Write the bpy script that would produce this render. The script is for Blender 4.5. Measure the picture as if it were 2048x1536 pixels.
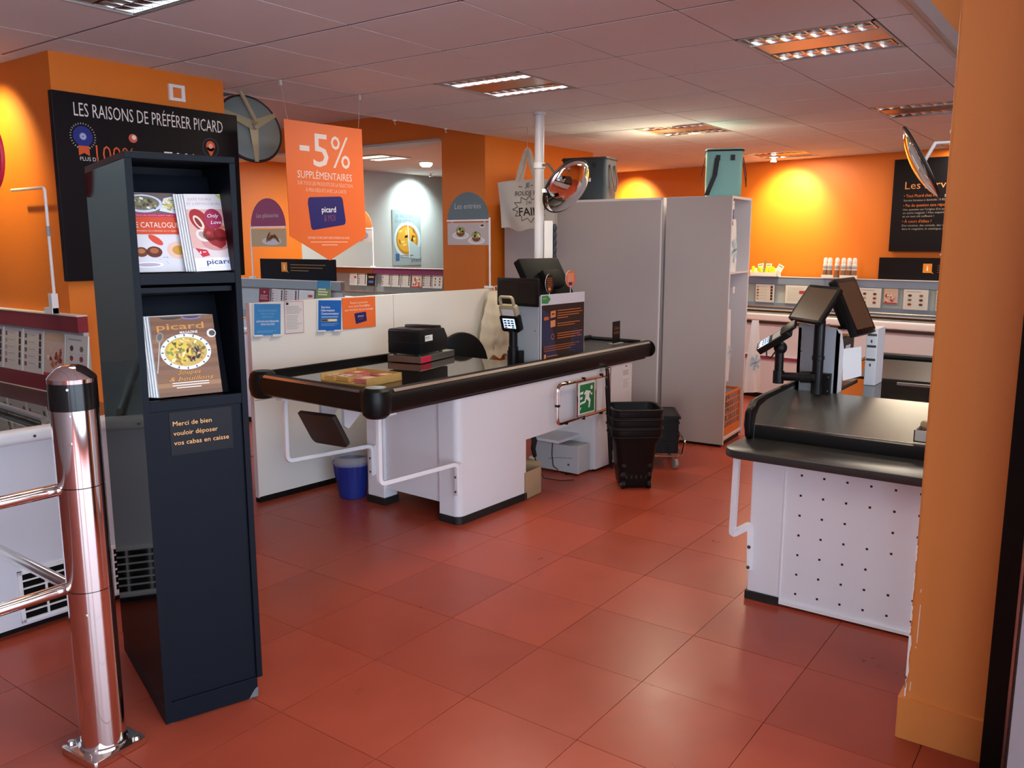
import bpy, bmesh, math, random
from mathutils import Vector, Matrix

random.seed(11)
for o in list(bpy.data.objects):
    bpy.data.objects.remove(o, do_unlink=True)
sc = bpy.context.scene
COL = sc.collection
rad = math.radians

# ------------------------------------------------------------------ camera
CAM_H, PITCH, ROLL, YAW = 1.588, 0.1655, 0.0013, rad(36.04)
cam_data = bpy.data.cameras.new('camera')
cam_data.sensor_width = 36.0
cam_data.lens = 1686.8 / 2048 * 36.0
cam_data.clip_start = 0.02
cam = bpy.data.objects.new('camera', cam_data)
COL.objects.link(cam)
_r = Vector((math.cos(YAW), math.sin(YAW), 0))
_f0 = Vector((-math.sin(YAW), math.cos(YAW), 0))
_fw = _f0 * math.cos(PITCH) + Vector((0, 0, -math.sin(PITCH)))
_dn = _f0 * -math.sin(PITCH) + Vector((0, 0, -math.cos(PITCH)))
_rr = _r * math.cos(ROLL) + _dn * math.sin(ROLL)
_dd = _dn * math.cos(ROLL) - _r * math.sin(ROLL)
m = Matrix.Identity(4)
for k in range(3):
    m[k][0] = _rr[k]; m[k][1] = -_dd[k]; m[k][2] = -_fw[k]
m[2][3] = CAM_H
cam.matrix_world = m
sc.camera = cam

# ------------------------------------------------------------------ daylight, exposure
world = bpy.data.worlds.new('daylight')
sc.world = world
world.use_nodes = True
bg = world.node_tree.nodes['Background']
bg.inputs['Color'].default_value = (0.68, 0.82, 1.0, 1)
bg.inputs['Strength'].default_value = 7.6
sc.view_settings.view_transform = 'Standard'
sc.view_settings.look = 'None'
sc.view_settings.gamma = 1.0
sc.view_settings.use_curve_mapping = False
sc.view_settings.exposure = 0.30

# ------------------------------------------------------------------ materials
MATS = {}
def mat(name, col, rough=0.5, metal=0.0, spec=0.5, var=0.0, scale=8.0, bump=0.0, bscale=60.0, emit=None, estr=0.0,
        trans=0.0, alpha=1.0, objrand=0.0, coat=0.0, rvar=0.0, detail=4.0, dcol=None):
    ma = bpy.data.materials.new(name)
    ma.use_nodes = True
    nt = ma.node_tree
    b = nt.nodes['Principled BSDF']
    b.inputs['Base Color'].default_value = (*col, 1)
    b.inputs['Roughness'].default_value = rough
    b.inputs['Metallic'].default_value = metal
    b.inputs['Specular IOR Level'].default_value = spec
    b.inputs['Transmission Weight'].default_value = trans
    b.inputs['Alpha'].default_value = alpha
    b.inputs['Coat Weight'].default_value = coat
    if coat: b.inputs['Coat Roughness'].default_value = 0.08
    if emit:
        b.inputs['Emission Color'].default_value = (*emit, 1)
        b.inputs['Emission Strength'].default_value = estr
    L = nt.links
    tc = None
    def coords():
        nonlocal tc
        if tc is None: tc = nt.nodes.new('ShaderNodeTexCoord')
        return tc.outputs['Object']
    if var or rvar:
        n = nt.nodes.new('ShaderNodeTexNoise'); n.inputs['Scale'].default_value = scale; n.inputs['Detail'].default_value = detail
        if objrand:
            oi = nt.nodes.new('ShaderNodeObjectInfo'); va = nt.nodes.new('ShaderNodeVectorMath'); va.operation = 'ADD'
            sca = nt.nodes.new('ShaderNodeMath'); sca.operation = 'MULTIPLY'; sca.inputs[1].default_value = 57.0
            L.new(oi.outputs['Random'], sca.inputs[0]); L.new(coords(), va.inputs[0]); L.new(sca.outputs[0], va.inputs[1]); L.new(va.outputs[0], n.inputs['Vector'])
        else:
            L.new(coords(), n.inputs['Vector'])
        if var:
            mx = nt.nodes.new('ShaderNodeMix'); mx.data_type = 'RGBA'
            lo = dcol if dcol else tuple(max(0, c * (1 - var)) for c in col)
            hi = tuple(min(1, c * (1 + var)) for c in col)
            mx.inputs[6].default_value = (*lo, 1); mx.inputs[7].default_value = (*hi, 1)
            L.new(n.outputs['Fac'], mx.inputs[0])
            out = mx.outputs[2]
            if objrand:
                oi2 = nt.nodes.new('ShaderNodeObjectInfo'); mr = nt.nodes.new('ShaderNodeMapRange')
                mr.inputs['To Min'].default_value = 1 - objrand; mr.inputs['To Max'].default_value = 1 + objrand
                L.new(oi2.outputs['Random'], mr.inputs['Value'])
                vm = nt.nodes.new('ShaderNodeVectorMath'); vm.operation = 'SCALE'
                L.new(out, vm.inputs[0]); L.new(mr.outputs[0], vm.inputs['Scale']); out = vm.outputs[0]
            L.new(out, b.inputs['Base Color'])
        if rvar:
            mr2 = nt.nodes.new('ShaderNodeMapRange'); mr2.inputs['To Min'].default_value = max(0.02, rough - rvar); mr2.inputs['To Max'].default_value = rough + rvar
            L.new(n.outputs['Fac'], mr2.inputs['Value']); L.new(mr2.outputs[0], b.inputs['Roughness'])
    if bump:
        n2 = nt.nodes.new('ShaderNodeTexNoise'); n2.inputs['Scale'].default_value = bscale; n2.inputs['Detail'].default_value = 3
        L.new(coords(), n2.inputs['Vector'])
        bp = nt.nodes.new('ShaderNodeBump'); bp.inputs['Strength'].default_value = bump; bp.inputs['Distance'].default_value = 0.004
        L.new(n2.outputs['Fac'], bp.inputs['Height']); L.new(bp.outputs[0], b.inputs['Normal'])
    MATS[name] = ma
    return ma

mat('floor_rubber', (0.37, 0.062, 0.031), 0.30, spec=0.30, var=0.16, scale=5.0, objrand=0.10, rvar=0.06, bump=0.03, bscale=220, detail=8)
mat('floor_joint', (0.10, 0.02, 0.012), 0.8)
mat('ceiling_tile', (0.77, 0.79, 0.80), 0.9, var=0.03, scale=3, bump=0.05, bscale=300)
mat('ceiling_gap', (0.24, 0.20, 0.19), 0.9)
mat('ceiling_white', (0.66, 0.63, 0.58), 0.85, var=0.04)
mat('dark_void', (0.02, 0.02, 0.022), 0.9)
mat('trim_alu', (0.55, 0.56, 0.54), 0.45, metal=0.6, var=0.05)
mat('orange_paint', (0.70, 0.175, 0.009), 0.55, var=0.04, scale=3, bump=0.04, bscale=180)
mat('orange_pillar', (0.74, 0.27, 0.065), 0.42, var=0.05, scale=2.5, bump=0.08, bscale=160)
mat('white_chip', (0.9, 0.87, 0.8), 0.7)
mat('grey_wall', (0.46, 0.50, 0.50), 0.5, var=0.03)
mat('white_laminate', (0.76, 0.75, 0.77), 0.38, var=0.02, scale=2)
mat('cream_laminate', (0.77, 0.74, 0.68), 0.35, var=0.02, scale=2)
mat('cabinet_grey', (0.44, 0.39, 0.37), 0.55, var=0.03, scale=2)
mat('cabinet_edge', (0.74, 0.70, 0.69), 0.5)
mat('metal_white', (0.80, 0.79, 0.80), 0.35, spec=0.5)
mat('freezer_white', (0.66, 0.65, 0.70), 0.4, var=0.02)
mat('black_gloss', (0.006, 0.006, 0.007), 0.09, spec=0.5)
mat('stand_gloss', (0.006, 0.007, 0.007), 0.06, spec=0.35)
mat('stand_navy', (0.0032, 0.0044, 0.0082), 0.45, spec=0.10, var=0.10, scale=4)
mat('black_plastic', (0.005, 0.005, 0.005), 0.42, spec=0.25, bump=0.04, bscale=240)
mat('black_rubber', (0.010, 0.010, 0.010), 0.55)
mat('counter_glass', (0.012, 0.011, 0.009), 0.05, spec=0.7)
mat('belt_dark', (0.03, 0.03, 0.028), 0.33, bump=0.03, bscale=400)
mat('steel_brushed', (0.42, 0.41, 0.38), 0.28, metal=0.9, var=0.06, scale=20)
mat('steel_strip', (0.72, 0.66, 0.58), 0.25, metal=0.9)
mat('tray_steel', (0.40, 0.39, 0.34), 0.24, metal=0.85, var=0.10, scale=6)
mat('chrome', (0.82, 0.80, 0.78), 0.06, metal=1.0)
mat('chrome_soft', (0.66, 0.62, 0.58), 0.16, metal=1.0)
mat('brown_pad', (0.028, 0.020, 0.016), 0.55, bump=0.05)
mat('printer_black', (0.006, 0.006, 0.007), 0.38, spec=0.3)
mat('screen_dark', (0.014, 0.013, 0.011), 0.2, spec=0.3)
mat('screen_brown', (0.085, 0.055, 0.033), 0.25)
mat('screen_lit', (0.2, 0.3, 0.5), 0.3, emit=(0.55, 0.72, 1.0), estr=1.4)
mat('terminal_beige', (0.42, 0.36, 0.22), 0.4)
mat('tower_grey', (0.36, 0.39, 0.42), 0.4)
mat('mirror_glass', (0.90, 0.91, 0.92), 0.015, metal=1.0)
mat('mirror_back', (0.20, 0.25, 0.24), 0.45, var=0.1)
mat('mirror_orange', (0.62, 0.20, 0.03), 0.4)
mat('banner_orange', (0.83, 0.155, 0.028), 0.5)
mat('paper_white', (0.80, 0.79, 0.77), 0.6)
mat('paper_edge', (0.42, 0.37, 0.36), 0.7, var=0.4, scale=90)
mat('sign_black', (0.007, 0.006, 0.008), 0.42, spec=0.15)
mat('wine_rail', (0.22, 0.014, 0.026), 0.45)
mat('purple_rail', (0.22, 0.035, 0.12), 0.5)
mat('brown_rail', (0.24, 0.06, 0.02), 0.5)
mat('blue_rail', (0.19, 0.24, 0.34), 0.45, var=0.06)
mat('grey_rail', (0.24, 0.27, 0.28), 0.5)
mat('rail_back', (0.40, 0.43, 0.43), 0.5)
mat('arch_teal', (0.105, 0.145, 0.155), 0.55)
mat('arch_plum', (0.28, 0.045, 0.115), 0.55)
mat('arch_brown', (0.42, 0.12, 0.03), 0.55)
mat('glass_lid', (0.05, 0.06, 0.055), 0.03, spec=0.8)
mat('cardboard', (0.43, 0.30, 0.17), 0.75, var=0.08, scale=6)
mat('tray_wood', (0.55, 0.33, 0.10), 0.6, var=0.15, scale=14)
mat('blue_plastic', (0.010, 0.025, 0.20), 0.4)
mat('bag_film', (0.60, 0.60, 0.62), 0.25, alpha=0.30)
mat('bag_paper', (0.70, 0.64, 0.50), 0.45, var=0.15, scale=12, bump=0.6, bscale=22)
mat('tote_cotton', (0.60, 0.55, 0.47), 0.85, bump=0.15, bscale=120)
mat('cooler_teal', (0.21, 0.47, 0.42), 0.5, bump=0.25, bscale=22)
mat('cooler_blue', (0.020, 0.032, 0.043), 0.5, bump=0.2, bscale=22)
mat('strap_black', (0.010, 0.010, 0.012), 0.6)
mat('basket_black', (0.006, 0.006, 0.006), 0.45, spec=0.25)
mat('wheel_grey', (0.35, 0.34, 0.33), 0.5)
mat('red_plastic', (0.30, 0.02, 0.02), 0.4)
mat('orange_wire', (0.78, 0.19, 0.03), 0.45)
mat('pole_white', (0.66, 0.65, 0.66), 0.35)
mat('pc_white', (0.52, 0.53, 0.54), 0.4)
mat('can_white', (0.78, 0.76, 0.72), 0.35)
mat('pack_pink', (0.50, 0.16, 0.15), 0.5, var=0.5, scale=40)
mat('can_brown', (0.28, 0.15, 0.08), 0.4, var=0.3, scale=30)
mat('lime_pouch', (0.60, 0.68, 0.02), 0.35)
mat('leaf_brown', (0.28, 0.18, 0.07), 0.7)
mat('clear_tray', (0.45, 0.42, 0.36), 0.25, var=0.2)
mat('snack_tan', (0.55, 0.40, 0.22), 0.6, var=0.3, scale=40)
mat('lamp_tube', (0.9, 0.95, 0.85), 0.3, emit=(0.85, 1.0, 0.80), estr=2.0)
mat('louver_metal', (0.84, 0.80, 0.76), 0.12, metal=1.0)
mat('lamp_panel', (0.52, 0.40, 0.33), 0.22, metal=0.7)
mat('lamp_dark', (0.06, 0.055, 0.05), 0.5)
mat('hook_white', (0.7, 0.68, 0.62), 0.5)
mat('string_clear', (0.45, 0.42, 0.36), 0.5)
mat('door_black', (0.006, 0.007, 0.008), 0.5, spec=0.2, var=0.3, scale=10)
mat('door_grey', (0.36, 0.30, 0.31), 0.4)
mat('door_leaf', (0.17, 0.14, 0.145), 0.45, var=0.08, scale=3)
mat('worn_grey', (0.10, 0.10, 0.10), 0.8, var=0.4, scale=80)
mat('pavement', (0.55, 0.55, 0.55), 0.9)
mat('post_black', (0.006, 0.006, 0.006), 0.15)
mat('exit_green', (0.010, 0.20, 0.060), 0.4)
mat('red_disc', (0.65, 0.02, 0.06), 0.45)
mat('crate_goods', (0.20, 0.30, 0.36), 0.5, var=0.5, scale=25)

def gloss_panel():
    ma = bpy.data.materials.new('stand_gloss'); ma.use_nodes = True; nt = ma.node_tree
    nt.nodes.remove(nt.nodes['Principled BSDF']); out = nt.nodes['Material Output']
    d = nt.nodes.new('ShaderNodeBsdfDiffuse'); d.inputs['Color'].default_value = (.004, .005, .005, 1)
    g = nt.nodes.new('ShaderNodeBsdfGlossy'); g.inputs['Roughness'].default_value = .05; g.inputs['Color'].default_value = (.85, .9, .85, 1)
    m_ = nt.nodes.new('ShaderNodeMixShader'); m_.inputs[0].default_value = .15
    nt.links.new(d.outputs[0], m_.inputs[1]); nt.links.new(g.outputs[0], m_.inputs[2]); nt.links.new(m_.outputs[0], out.inputs[0]); MATS['stand_gloss'] = ma
gloss_panel()
mat('black_matte', (0.004, 0.004, 0.004), 0.6, spec=0.08)
def ink_material():
    ma = bpy.data.materials.new('printed_ink'); ma.use_nodes = True
    nt = ma.node_tree; b = nt.nodes['Principled BSDF']
    a = nt.nodes.new('ShaderNodeAttribute'); a.attribute_name = 'ink'
    nt.links.new(a.outputs['Color'], b.inputs['Base Color'])
    b.inputs['Roughness'].default_value = 0.42
    b.inputs['Specular IOR Level'].default_value = 0.35
    MATS['ink'] = ma
ink_material()

# ------------------------------------------------------------------ mesh helpers
class MB:
    def __init__(s): s.v = []; s.f = []
    def add(s, vs, fs):
        n = len(s.v); s.v += [tuple(p) for p in vs]; s.f += [tuple(i + n for i in f) for f in fs]; return s
    def box(s, x0, x1, y0, y1, z0, z1):
        vs = [(x, y, z) for z in (z0, z1) for y in (y0, y1) for x in (x0, x1)]
        return s.add(vs, [(0, 2, 3, 1), (4, 5, 7, 6), (0, 1, 5, 4), (2, 6, 7, 3), (0, 4, 6, 2), (1, 3, 7, 5)])
    def hexa(s, lo, hi):   # two quads of 4 points
        return s.add(list(lo) + list(hi), [(3, 2, 1, 0), (4, 5, 6, 7), (0, 1, 5, 4), (1, 2, 6, 5), (2, 3, 7, 6), (3, 0, 4, 7)])
    def prism(s, poly, a, b, axis='z'):
        n = len(poly)
        def P(u, v, w): return {'z': (u, v, w), 'y': (u, w, v), 'x': (w, u, v)}[axis]
        vs = [P(u, v, a) for u, v in poly] + [P(u, v, b) for u, v in poly]
        fs = [tuple(range(n - 1, -1, -1)), tuple(range(n, 2 * n))] + [(i, (i + 1) % n, n + (i + 1) % n, n + i) for i in range(n)]
        return s.add(vs, fs)
    def tube(s, pts, r, seg=8, closed=False, cap=True, square=False):
        P = [Vector(p) for p in pts]; n = len(P); rings = []
        up = Vector((0, 0, 1)); prev = None
        for i in range(n):
            a = P[i - 1] if (i > 0 or closed) else P[i]; c = P[(i + 1) % n] if (i < n - 1 or closed) else P[i]
            t = (c - a).normalized()
            if prev is None:
                ref = up if abs(t.z) < 0.9 else Vector((1, 0, 0)); x = t.cross(ref).normalized()
            else:
                x = (prev - t * prev.dot(t)).normalized()
            prev = x; y = t.cross(x)
            rr = r[i] if isinstance(r, (list, tuple)) else r
            off = math.pi / 4 if square else 0
            rings.append([P[i] + (x * math.cos(2 * math.pi * k / seg + off) + y * math.sin(2 * math.pi * k / seg + off)) * rr for k in range(seg)])
        vs = [v for ring in rings for v in ring]; fs = []
        m_ = n if closed else n - 1
        for i in range(m_):
            j = (i + 1) % n
            for k in range(seg):
                l = (k + 1) % seg; fs.append((i * seg + k, i * seg + l, j * seg + l, j * seg + k))
        if cap and not closed:
            fs.append(tuple(range(seg - 1, -1, -1))); fs.append(tuple((n - 1) * seg + k for k in range(seg)))
        return s.add(vs, fs)
    def cyl(s, p0, p1, r0, r1=None, seg=16):
        return s.tube([p0, p1], [r0, r0 if r1 is None else r1], seg)
    def lathe(s, prof, seg=24, o=(0, 0, 0), ax=None):
        M3 = Matrix.Identity(3)
        if ax is not None: M3 = Vector((0, 0, 1)).rotation_difference(Vector(ax)).to_matrix()
        o = Vector(o); vs = []; fs = []
        for r, z in prof:
            for k in range(seg):
                a = 2 * math.pi * k / seg; vs.append(o + M3 @ Vector((r * math.cos(a), r * math.sin(a), z)))
        for i in range(len(prof) - 1):
            for k in range(seg):
                l = (k + 1) % seg; fs.append((i * seg + k, i * seg + l, (i + 1) * seg + l, (i + 1) * seg + k))
        if prof[0][0] > 1e-4: fs.append(tuple(range(seg - 1, -1, -1)))
        if prof[-1][0] > 1e-4: fs.append(tuple((len(prof) - 1) * seg + k for k in range(seg)))
        return s.add(vs, fs)
    def grid(s, fn, nu, nv):
        vs = [fn(i / nu, j / nv) for j in range(nv + 1) for i in range(nu + 1)]
        return s.add(vs, [(j * (nu + 1) + i, j * (nu + 1) + i + 1, (j + 1) * (nu + 1) + i + 1, (j + 1) * (nu + 1) + i) for j in range(nv) for i in range(nu)])
    def tf(s, M):
        s.v = [tuple(M @ Vector(p)) for p in s.v]; return s
    def mesh(s, name, smooth=True, bev=0, ang=32, weld=False, seg=2):
        me = bpy.data.meshes.new(name)
        me.from_pydata(s.v, [], s.f)
        if bev or weld:
            bm = bmesh.new(); bm.from_mesh(me)
            if weld: bmesh.ops.remove_doubles(bm, verts=bm.verts, dist=1e-5)
            if bev: bmesh.ops.bevel(bm, geom=list(bm.edges), offset=bev, segments=seg, affect='EDGES', clamp_overlap=True, profile=0.5)
            bm.to_mesh(me); bm.free()
        me.validate()
        if smooth:
            me.shade_smooth(); me.set_sharp_from_angle(angle=rad(ang))
        return me
    def build(s, name, material, parent=None, smooth=True, bev=0, ang=32, weld=False, label=None, seg=2):
        me = s.mesh(name, smooth, bev, ang, weld, seg)
        me.materials.append(MATS[material])
        o = bpy.data.objects.new(name, me); COL.objects.link(o)
        if parent is not None: o.parent = parent
        if label: o['label'] = label
        return o

def B(*a): return MB().box(*a)

def rrect(x0, y0, x1, y1, r, seg=5, corners=(1, 1, 1, 1)):
    out = []
    cs = [(x1 - r, y0 + r, -90), (x1 - r, y1 - r, 0), (x0 + r, y1 - r, 90), (x0 + r, y0 + r, 180)]
    hard = [(x1, y0), (x1, y1), (x0, y1), (x0, y0)]
    for i, (cx, cy, a0) in enumerate(cs):
        if corners[i]:
            for k in range(seg + 1):
                a = rad(a0 + 90 * k / seg); out.append((cx + r * math.cos(a), cy + r * math.sin(a)))
        else: out.append(hard[i])
    return out

def arc_path(pts, r, seg=5):     # polyline with rounded corners
    P = [Vector(p) for p in pts]; out = [P[0]]
    for i in range(1, len(P) - 1):
        a = (P[i - 1] - P[i]).normalized(); b = (P[i + 1] - P[i]).normalized()
        p0 = P[i] + a * r; p1 = P[i] + b * r
        for k in range(seg + 1):
            t = k / seg; out.append(p0.lerp(P[i], t).lerp(P[i].lerp(p1, t), t))
    out.append(P[-1]); return out

def tag(o, label=None, cat=None, group=None, kind=None):
    if label: o['label'] = label
    if cat: o['category'] = cat
    if group: o['group'] = group
    if kind: o['kind'] = kind
    return o
def thing(name, label, cat, loc=(0, 0, 0), rz=0.0, group=None, rot=None):
    o = bpy.data.objects.new(name, None); COL.objects.link(o)
    o.empty_display_size = 0.1
    o.location = loc; o.rotation_euler = rot if rot else (0, 0, rad(rz))
    return tag(o, label, cat, group)
def copy_tree(o, parent=None, loc=None, label=None):
    c = o.copy(); COL.objects.link(c); c.parent = parent
    if loc is not None: c.location = loc
    if label: c['label'] = label
    for ch in list(o.children): copy_tree(ch, c)
    return c
def struct(name, mb, material, **k):
    o = mb.build(name, material, None, **k); o['kind'] = 'structure'; return o

# ------------------------------------------------------------------ flat print (lettering, pictures) as coloured ink shapes
_tc = {}
def text_mesh(txt, shear=0.0, off=0.0, space=1.0):
    key = (txt, shear, off, space)
    if key not in _tc:
        cu = bpy.data.curves.new('t', 'FONT'); cu.body = txt; cu.size = 1.0; cu.shear = shear; cu.offset = off; cu.space_character = space
        cu.resolution_u = 2; cu.align_x = 'LEFT'
        ob = bpy.data.objects.new('t', cu)
        me = bpy.data.meshes.new_from_object(ob)
        vs = [(v.co.x, v.co.y) for v in me.vertices]; fs = [tuple(p.vertices) for p in me.polygons]
        bpy.data.objects.remove(ob); bpy.data.curves.remove(cu); bpy.data.meshes.remove(me)
        _tc[key] = (vs, fs)
    return _tc[key]
def hexc(h):
    h = h.lstrip('#'); c = [int(h[i:i + 2], 16) / 255 for i in (0, 2, 4)]
    return tuple(x / 12.92 if x <= 0.04045 else ((x + 0.055) / 1.055) ** 2.4 for x in c)
class Print:
    STEP = 0.0004
    def __init__(s): s.v = []; s.f = []; s.c = []
    def poly(s, pts, col, L=0):
        n = len(s.v); s.v += [(u, v, L) for u, v in pts]; s.f.append(tuple(range(n, n + len(pts)))); s.c.append(hexc(col) if isinstance(col, str) else col); return s
    def rect(s, u0, v0, u1, v1, col, L=0): return s.poly([(u0, v0), (u1, v0), (u1, v1), (u0, v1)], col, L)
    def disc(s, u, v, ru, rv, col, L=0, seg=20, rot=0, a0=0, a1=360):
        ca, sa = math.cos(rad(rot)), math.sin(rad(rot)); pts = []
        full = (a1 - a0 == 360); n = seg if full else seg + 1
        for k in range(n):
            a = rad(a0 + (a1 - a0) * k / seg); x, y = ru * math.cos(a), rv * math.sin(a); pts.append((u + x * ca - y * sa, v + x * sa + y * ca))
        return s.poly(pts, col, L)
    def ring(s, u, v, r0, r1, col, L=0, seg=24):
        for k in range(seg):
            a, b = 2 * math.pi * k / seg, 2 * math.pi * (k + 1) / seg
            s.poly([(u + r0 * math.cos(a), v + r0 * math.sin(a)), (u + r1 * math.cos(a), v + r1 * math.sin(a)), (u + r1 * math.cos(b), v + r1 * math.sin(b)), (u + r0 * math.cos(b), v + r0 * math.sin(b))], col, L)
        return s
    def line(s, pts, w, col, L=0):
        for (a, b), (c, d) in zip(pts, pts[1:]):
            l = math.hypot(c - a, d - b) or 1; nx, ny = -(d - b) / l * w / 2, (c - a) / l * w / 2
            s.poly([(a + nx, b + ny), (a - nx, b - ny), (c - nx, d - ny), (c + nx, d + ny)], col, L)
        return s
    def text(s, txt, u, v, size, col, L=1, align='l', width=None, shear=0.0, off=0.0, xs=1.0, space=1.0, rot=0.0):
        vs, fs = text_mesh(txt, shear, off, space)
        if not vs: return s
        x0 = min(p[0] for p in vs); x1 = max(p[0] for p in vs)
        sx = size * xs
        if width: sx = width / max(1e-6, x1 - x0)
        w = (x1 - x0) * sx
        du = {'l': 0, 'c': -w / 2, 'r': -w}[align]
        ca, sa = math.cos(rad(rot)), math.sin(rad(rot)); n = len(s.v); c = hexc(col) if isinstance(col, str) else col
        for x, y in vs:
            a, b = du + (x - x0) * sx, y * size
            s.v.append((u + a * ca - b * sa, v + a * sa + b * ca, L))
        for f in fs: s.f.append(tuple(i + n for i in f)); s.c.append(c)
        return s
    def lines(s, u0, u1, v, n, dv, h, col, L=1, rag=0.25, seed=1):
        rnd = random.Random(seed)
        for k in range(n): s.rect(u0, v - k * dv, u1 - rnd.random() * rag * (u1 - u0), v - k * dv + h, col, L)
        return s
    def build(s, name, parent, o, u, v, off=0.0006, label=None):
        o, u, v = Vector(o), Vector(u).normalized(), Vector(v).normalized(); n = u.cross(v)
        me = bpy.data.meshes.new(name)
        me.from_pydata([o + u * a + v * b + n * (off + L * s.STEP) for a, b, L in s.v], [], s.f)
        at = me.color_attributes.new('ink', 'FLOAT_COLOR', 'CORNER')
        buf = []
        for p in me.polygons:
            c = s.c[p.index]
            for _ in p.loop_indices: buf += [c[0], c[1], c[2], 1.0]
        at.data.foreach_set('color', buf)
        me.materials.append(MATS['ink'])
        ob = bpy.data.objects.new(name, me); COL.objects.link(ob)
        if parent is not None: ob.parent = parent
        if label: ob['label'] = label
        return ob

# ================================================================== THE ROOM
ZC, ZH = 2.49, 2.745           # tile ceiling, higher ceiling behind the niche
# floor: base and single rubber tiles
floor = struct('floor', B(-10.4, 2.4, -3.2, 13.2, -0.12, -0.004), 'floor_joint', smooth=False)
T = 0.455; FX, FY = -1.761, 2.148
tile_me = MB().box(-T / 2 + 0.0012, T / 2 - 0.0012, -T / 2 + 0.0012, T / 2 - 0.0012, -0.0038, 0).mesh('floor_tile', smooth=False)
tile_me.materials.append(MATS['floor_rubber'])
rnd = random.Random(4)
for i in range(-6, 5):
    for j in range(-4, 11):
        o = bpy.data.objects.new('floor_tile', tile_me); COL.objects.link(o); o.parent = floor
        o.location = (FX + (i + 0.5) * T, FY + (j + 0.5) * T, rnd.uniform(-0.0008, 0))
        o.rotation_euler = (rnd.uniform(-.0006, .0006), rnd.uniform(-.0006, .0006), rnd.choice((0, 1, 2, 3)) * math.pi / 2)
x0, x1, y0, y1 = FX - 6 * T, FX + 5 * T, FY - 4 * T, FY + 11 * T
mb = MB()
for a in [(-10.4, x0, -3.2, 13.2), (x1, 2.4, -3.2, 13.2), (x0, x1, -3.2, y0), (x0, x1, y1, 13.2)]:
    xs = [a[0]]
    while xs[-1] < a[1] - 1e-6: xs.append(min(a[1], (math.floor((xs[-1] - FX) / T + 1e-4) + 1) * T + FX))
    ys = [a[2]]
    while ys[-1] < a[3] - 1e-6: ys.append(min(a[3], (math.floor((ys[-1] - FY) / T + 1e-4) + 1) * T + FY))
    for p, q in zip(xs, xs[1:]):
        for r, t in zip(ys, ys[1:]):
            mb.box(p + .0008, q - .0008, r + .0008, t - .0008, -.0038, -.0003)
o = mb.build('floor_tile_field', 'floor_rubber', floor, smooth=False); o['kind'] = 'stuff'

# tile ceiling
CX, CY, CP, CQ = -3.945, 2.015, 0.6, 0.605
LIGHTS = {(1, -1), (1, 3), (1, 7), (1, 11), (4, -1), (4, 3), (4, 7), (4, 11)}
mb = MB().box(-6.05, -4.525, 7.62, 10.9, ZC + .014, ZC + .06).box(-4.525, -.785, -2.6, CY - 3 * CQ, ZC + .014, ZC + .06).box(-10.1, -4.525, -2.6, 2.1, ZC + .014, ZC + .06)
for i in range(-1, 6):
    for j in range(-3, 14):
        if (i, j) in LIGHTS: continue
        mb.box(max(-4.525, CX + i * CP), min(-.785, CX + (i + 1) * CP), CY + j * CQ, CY + (j + 1) * CQ, ZC + .0025, ZC + .06)
ceil = struct('ceiling', mb, 'ceiling_gap', smooth=False)
cell_me = {}
def ceiling_piece(xa, xb, ya, yb):
    k = (round(xb - xa, 3), round(yb - ya, 3))
    if k not in cell_me:
        w, h = k[0] / 2 - 0.0045, k[1] / 2 - 0.009
        me = MB().box(-w, w, -h, h, 0, 0.0024).mesh('ceiling_tile', smooth=False); me.materials.append(MATS['ceiling_tile']); cell_me[k] = me
    o = bpy.data.objects.new('ceiling_tile', cell_me[k]); COL.objects.link(o); o.parent = ceil
    o.location = ((xa + xb) / 2, (ya + yb) / 2, ZC + rnd.uniform(0, 0.0001))
for i in range(-1, 6):
    for j in range(-3, 13):
        if (i, j) in LIGHTS: continue
        xa, xb = max(-4.525, CX + i * CP), min(-0.787, CX + (i + 1) * CP)
        ya, yb = CY + j * CQ, min(9.98, CY + (j + 1) * CQ)
        if xb - xa > 0.05 and yb - ya > 0.05: ceiling_piece(xa, xb, ya, yb)
mb = MB()
mb.box(-4.525, -.787, -2.6, CY - 3 * CQ, ZC, ZC + .013).box(-6.0, -4.53, 7.62, 10.85, ZC, ZC + .013).box(-10.1, -4.53, -2.6, 2.1, ZC, ZC + .013)
mb.build('ceiling_tile_field', 'ceiling_tile', ceil, smooth=False)['kind'] = 'stuff'
MB().box(-0.80, -0.770, -2.5, 9.3, ZC - 0.004, ZC + 0.02).build('edge_rail', 'ceiling_white', ceil, smooth=False)
MB().box(-0.770, -0.752, -2.5, 9.3, ZC - 0.012, ZC + 0.055).build('edge_trim', 'trim_alu', ceil, smooth=False)
MB().box(-4.53, -4.515, 3.06, 5.83, ZC - 0.002, ZH).build('edge_skirt', 'ceiling_white', ceil, smooth=False)
# higher ceilings
struct('ceiling_niche', MB().box(-10.1, -4.53, 4.32, 5.83, ZH, ZH + .05).box(-10.1, -5.0, 6.0, 13.0, ZH, ZH + .05).box(-10.1, -4.53, 3.0, 4.32, ZH + .6, ZH + .65), 'ceiling_white', smooth=False)
struct('void_lining', MB().box(-10.1, -4.53, 4.30, 4.318, ZH, ZH + .6).box(-10.1, -5.03, 2.09, 2.1, ZC + .06, ZH + .65), 'dark_void', smooth=False)  # near-black sheets lining the ceiling void so the gap looks unlit
struct('ceiling_entrance', B(-0.76, 2.2, -2.7, 9.3, 3.35, 3.42), 'ceiling_white', smooth=False)

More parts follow.
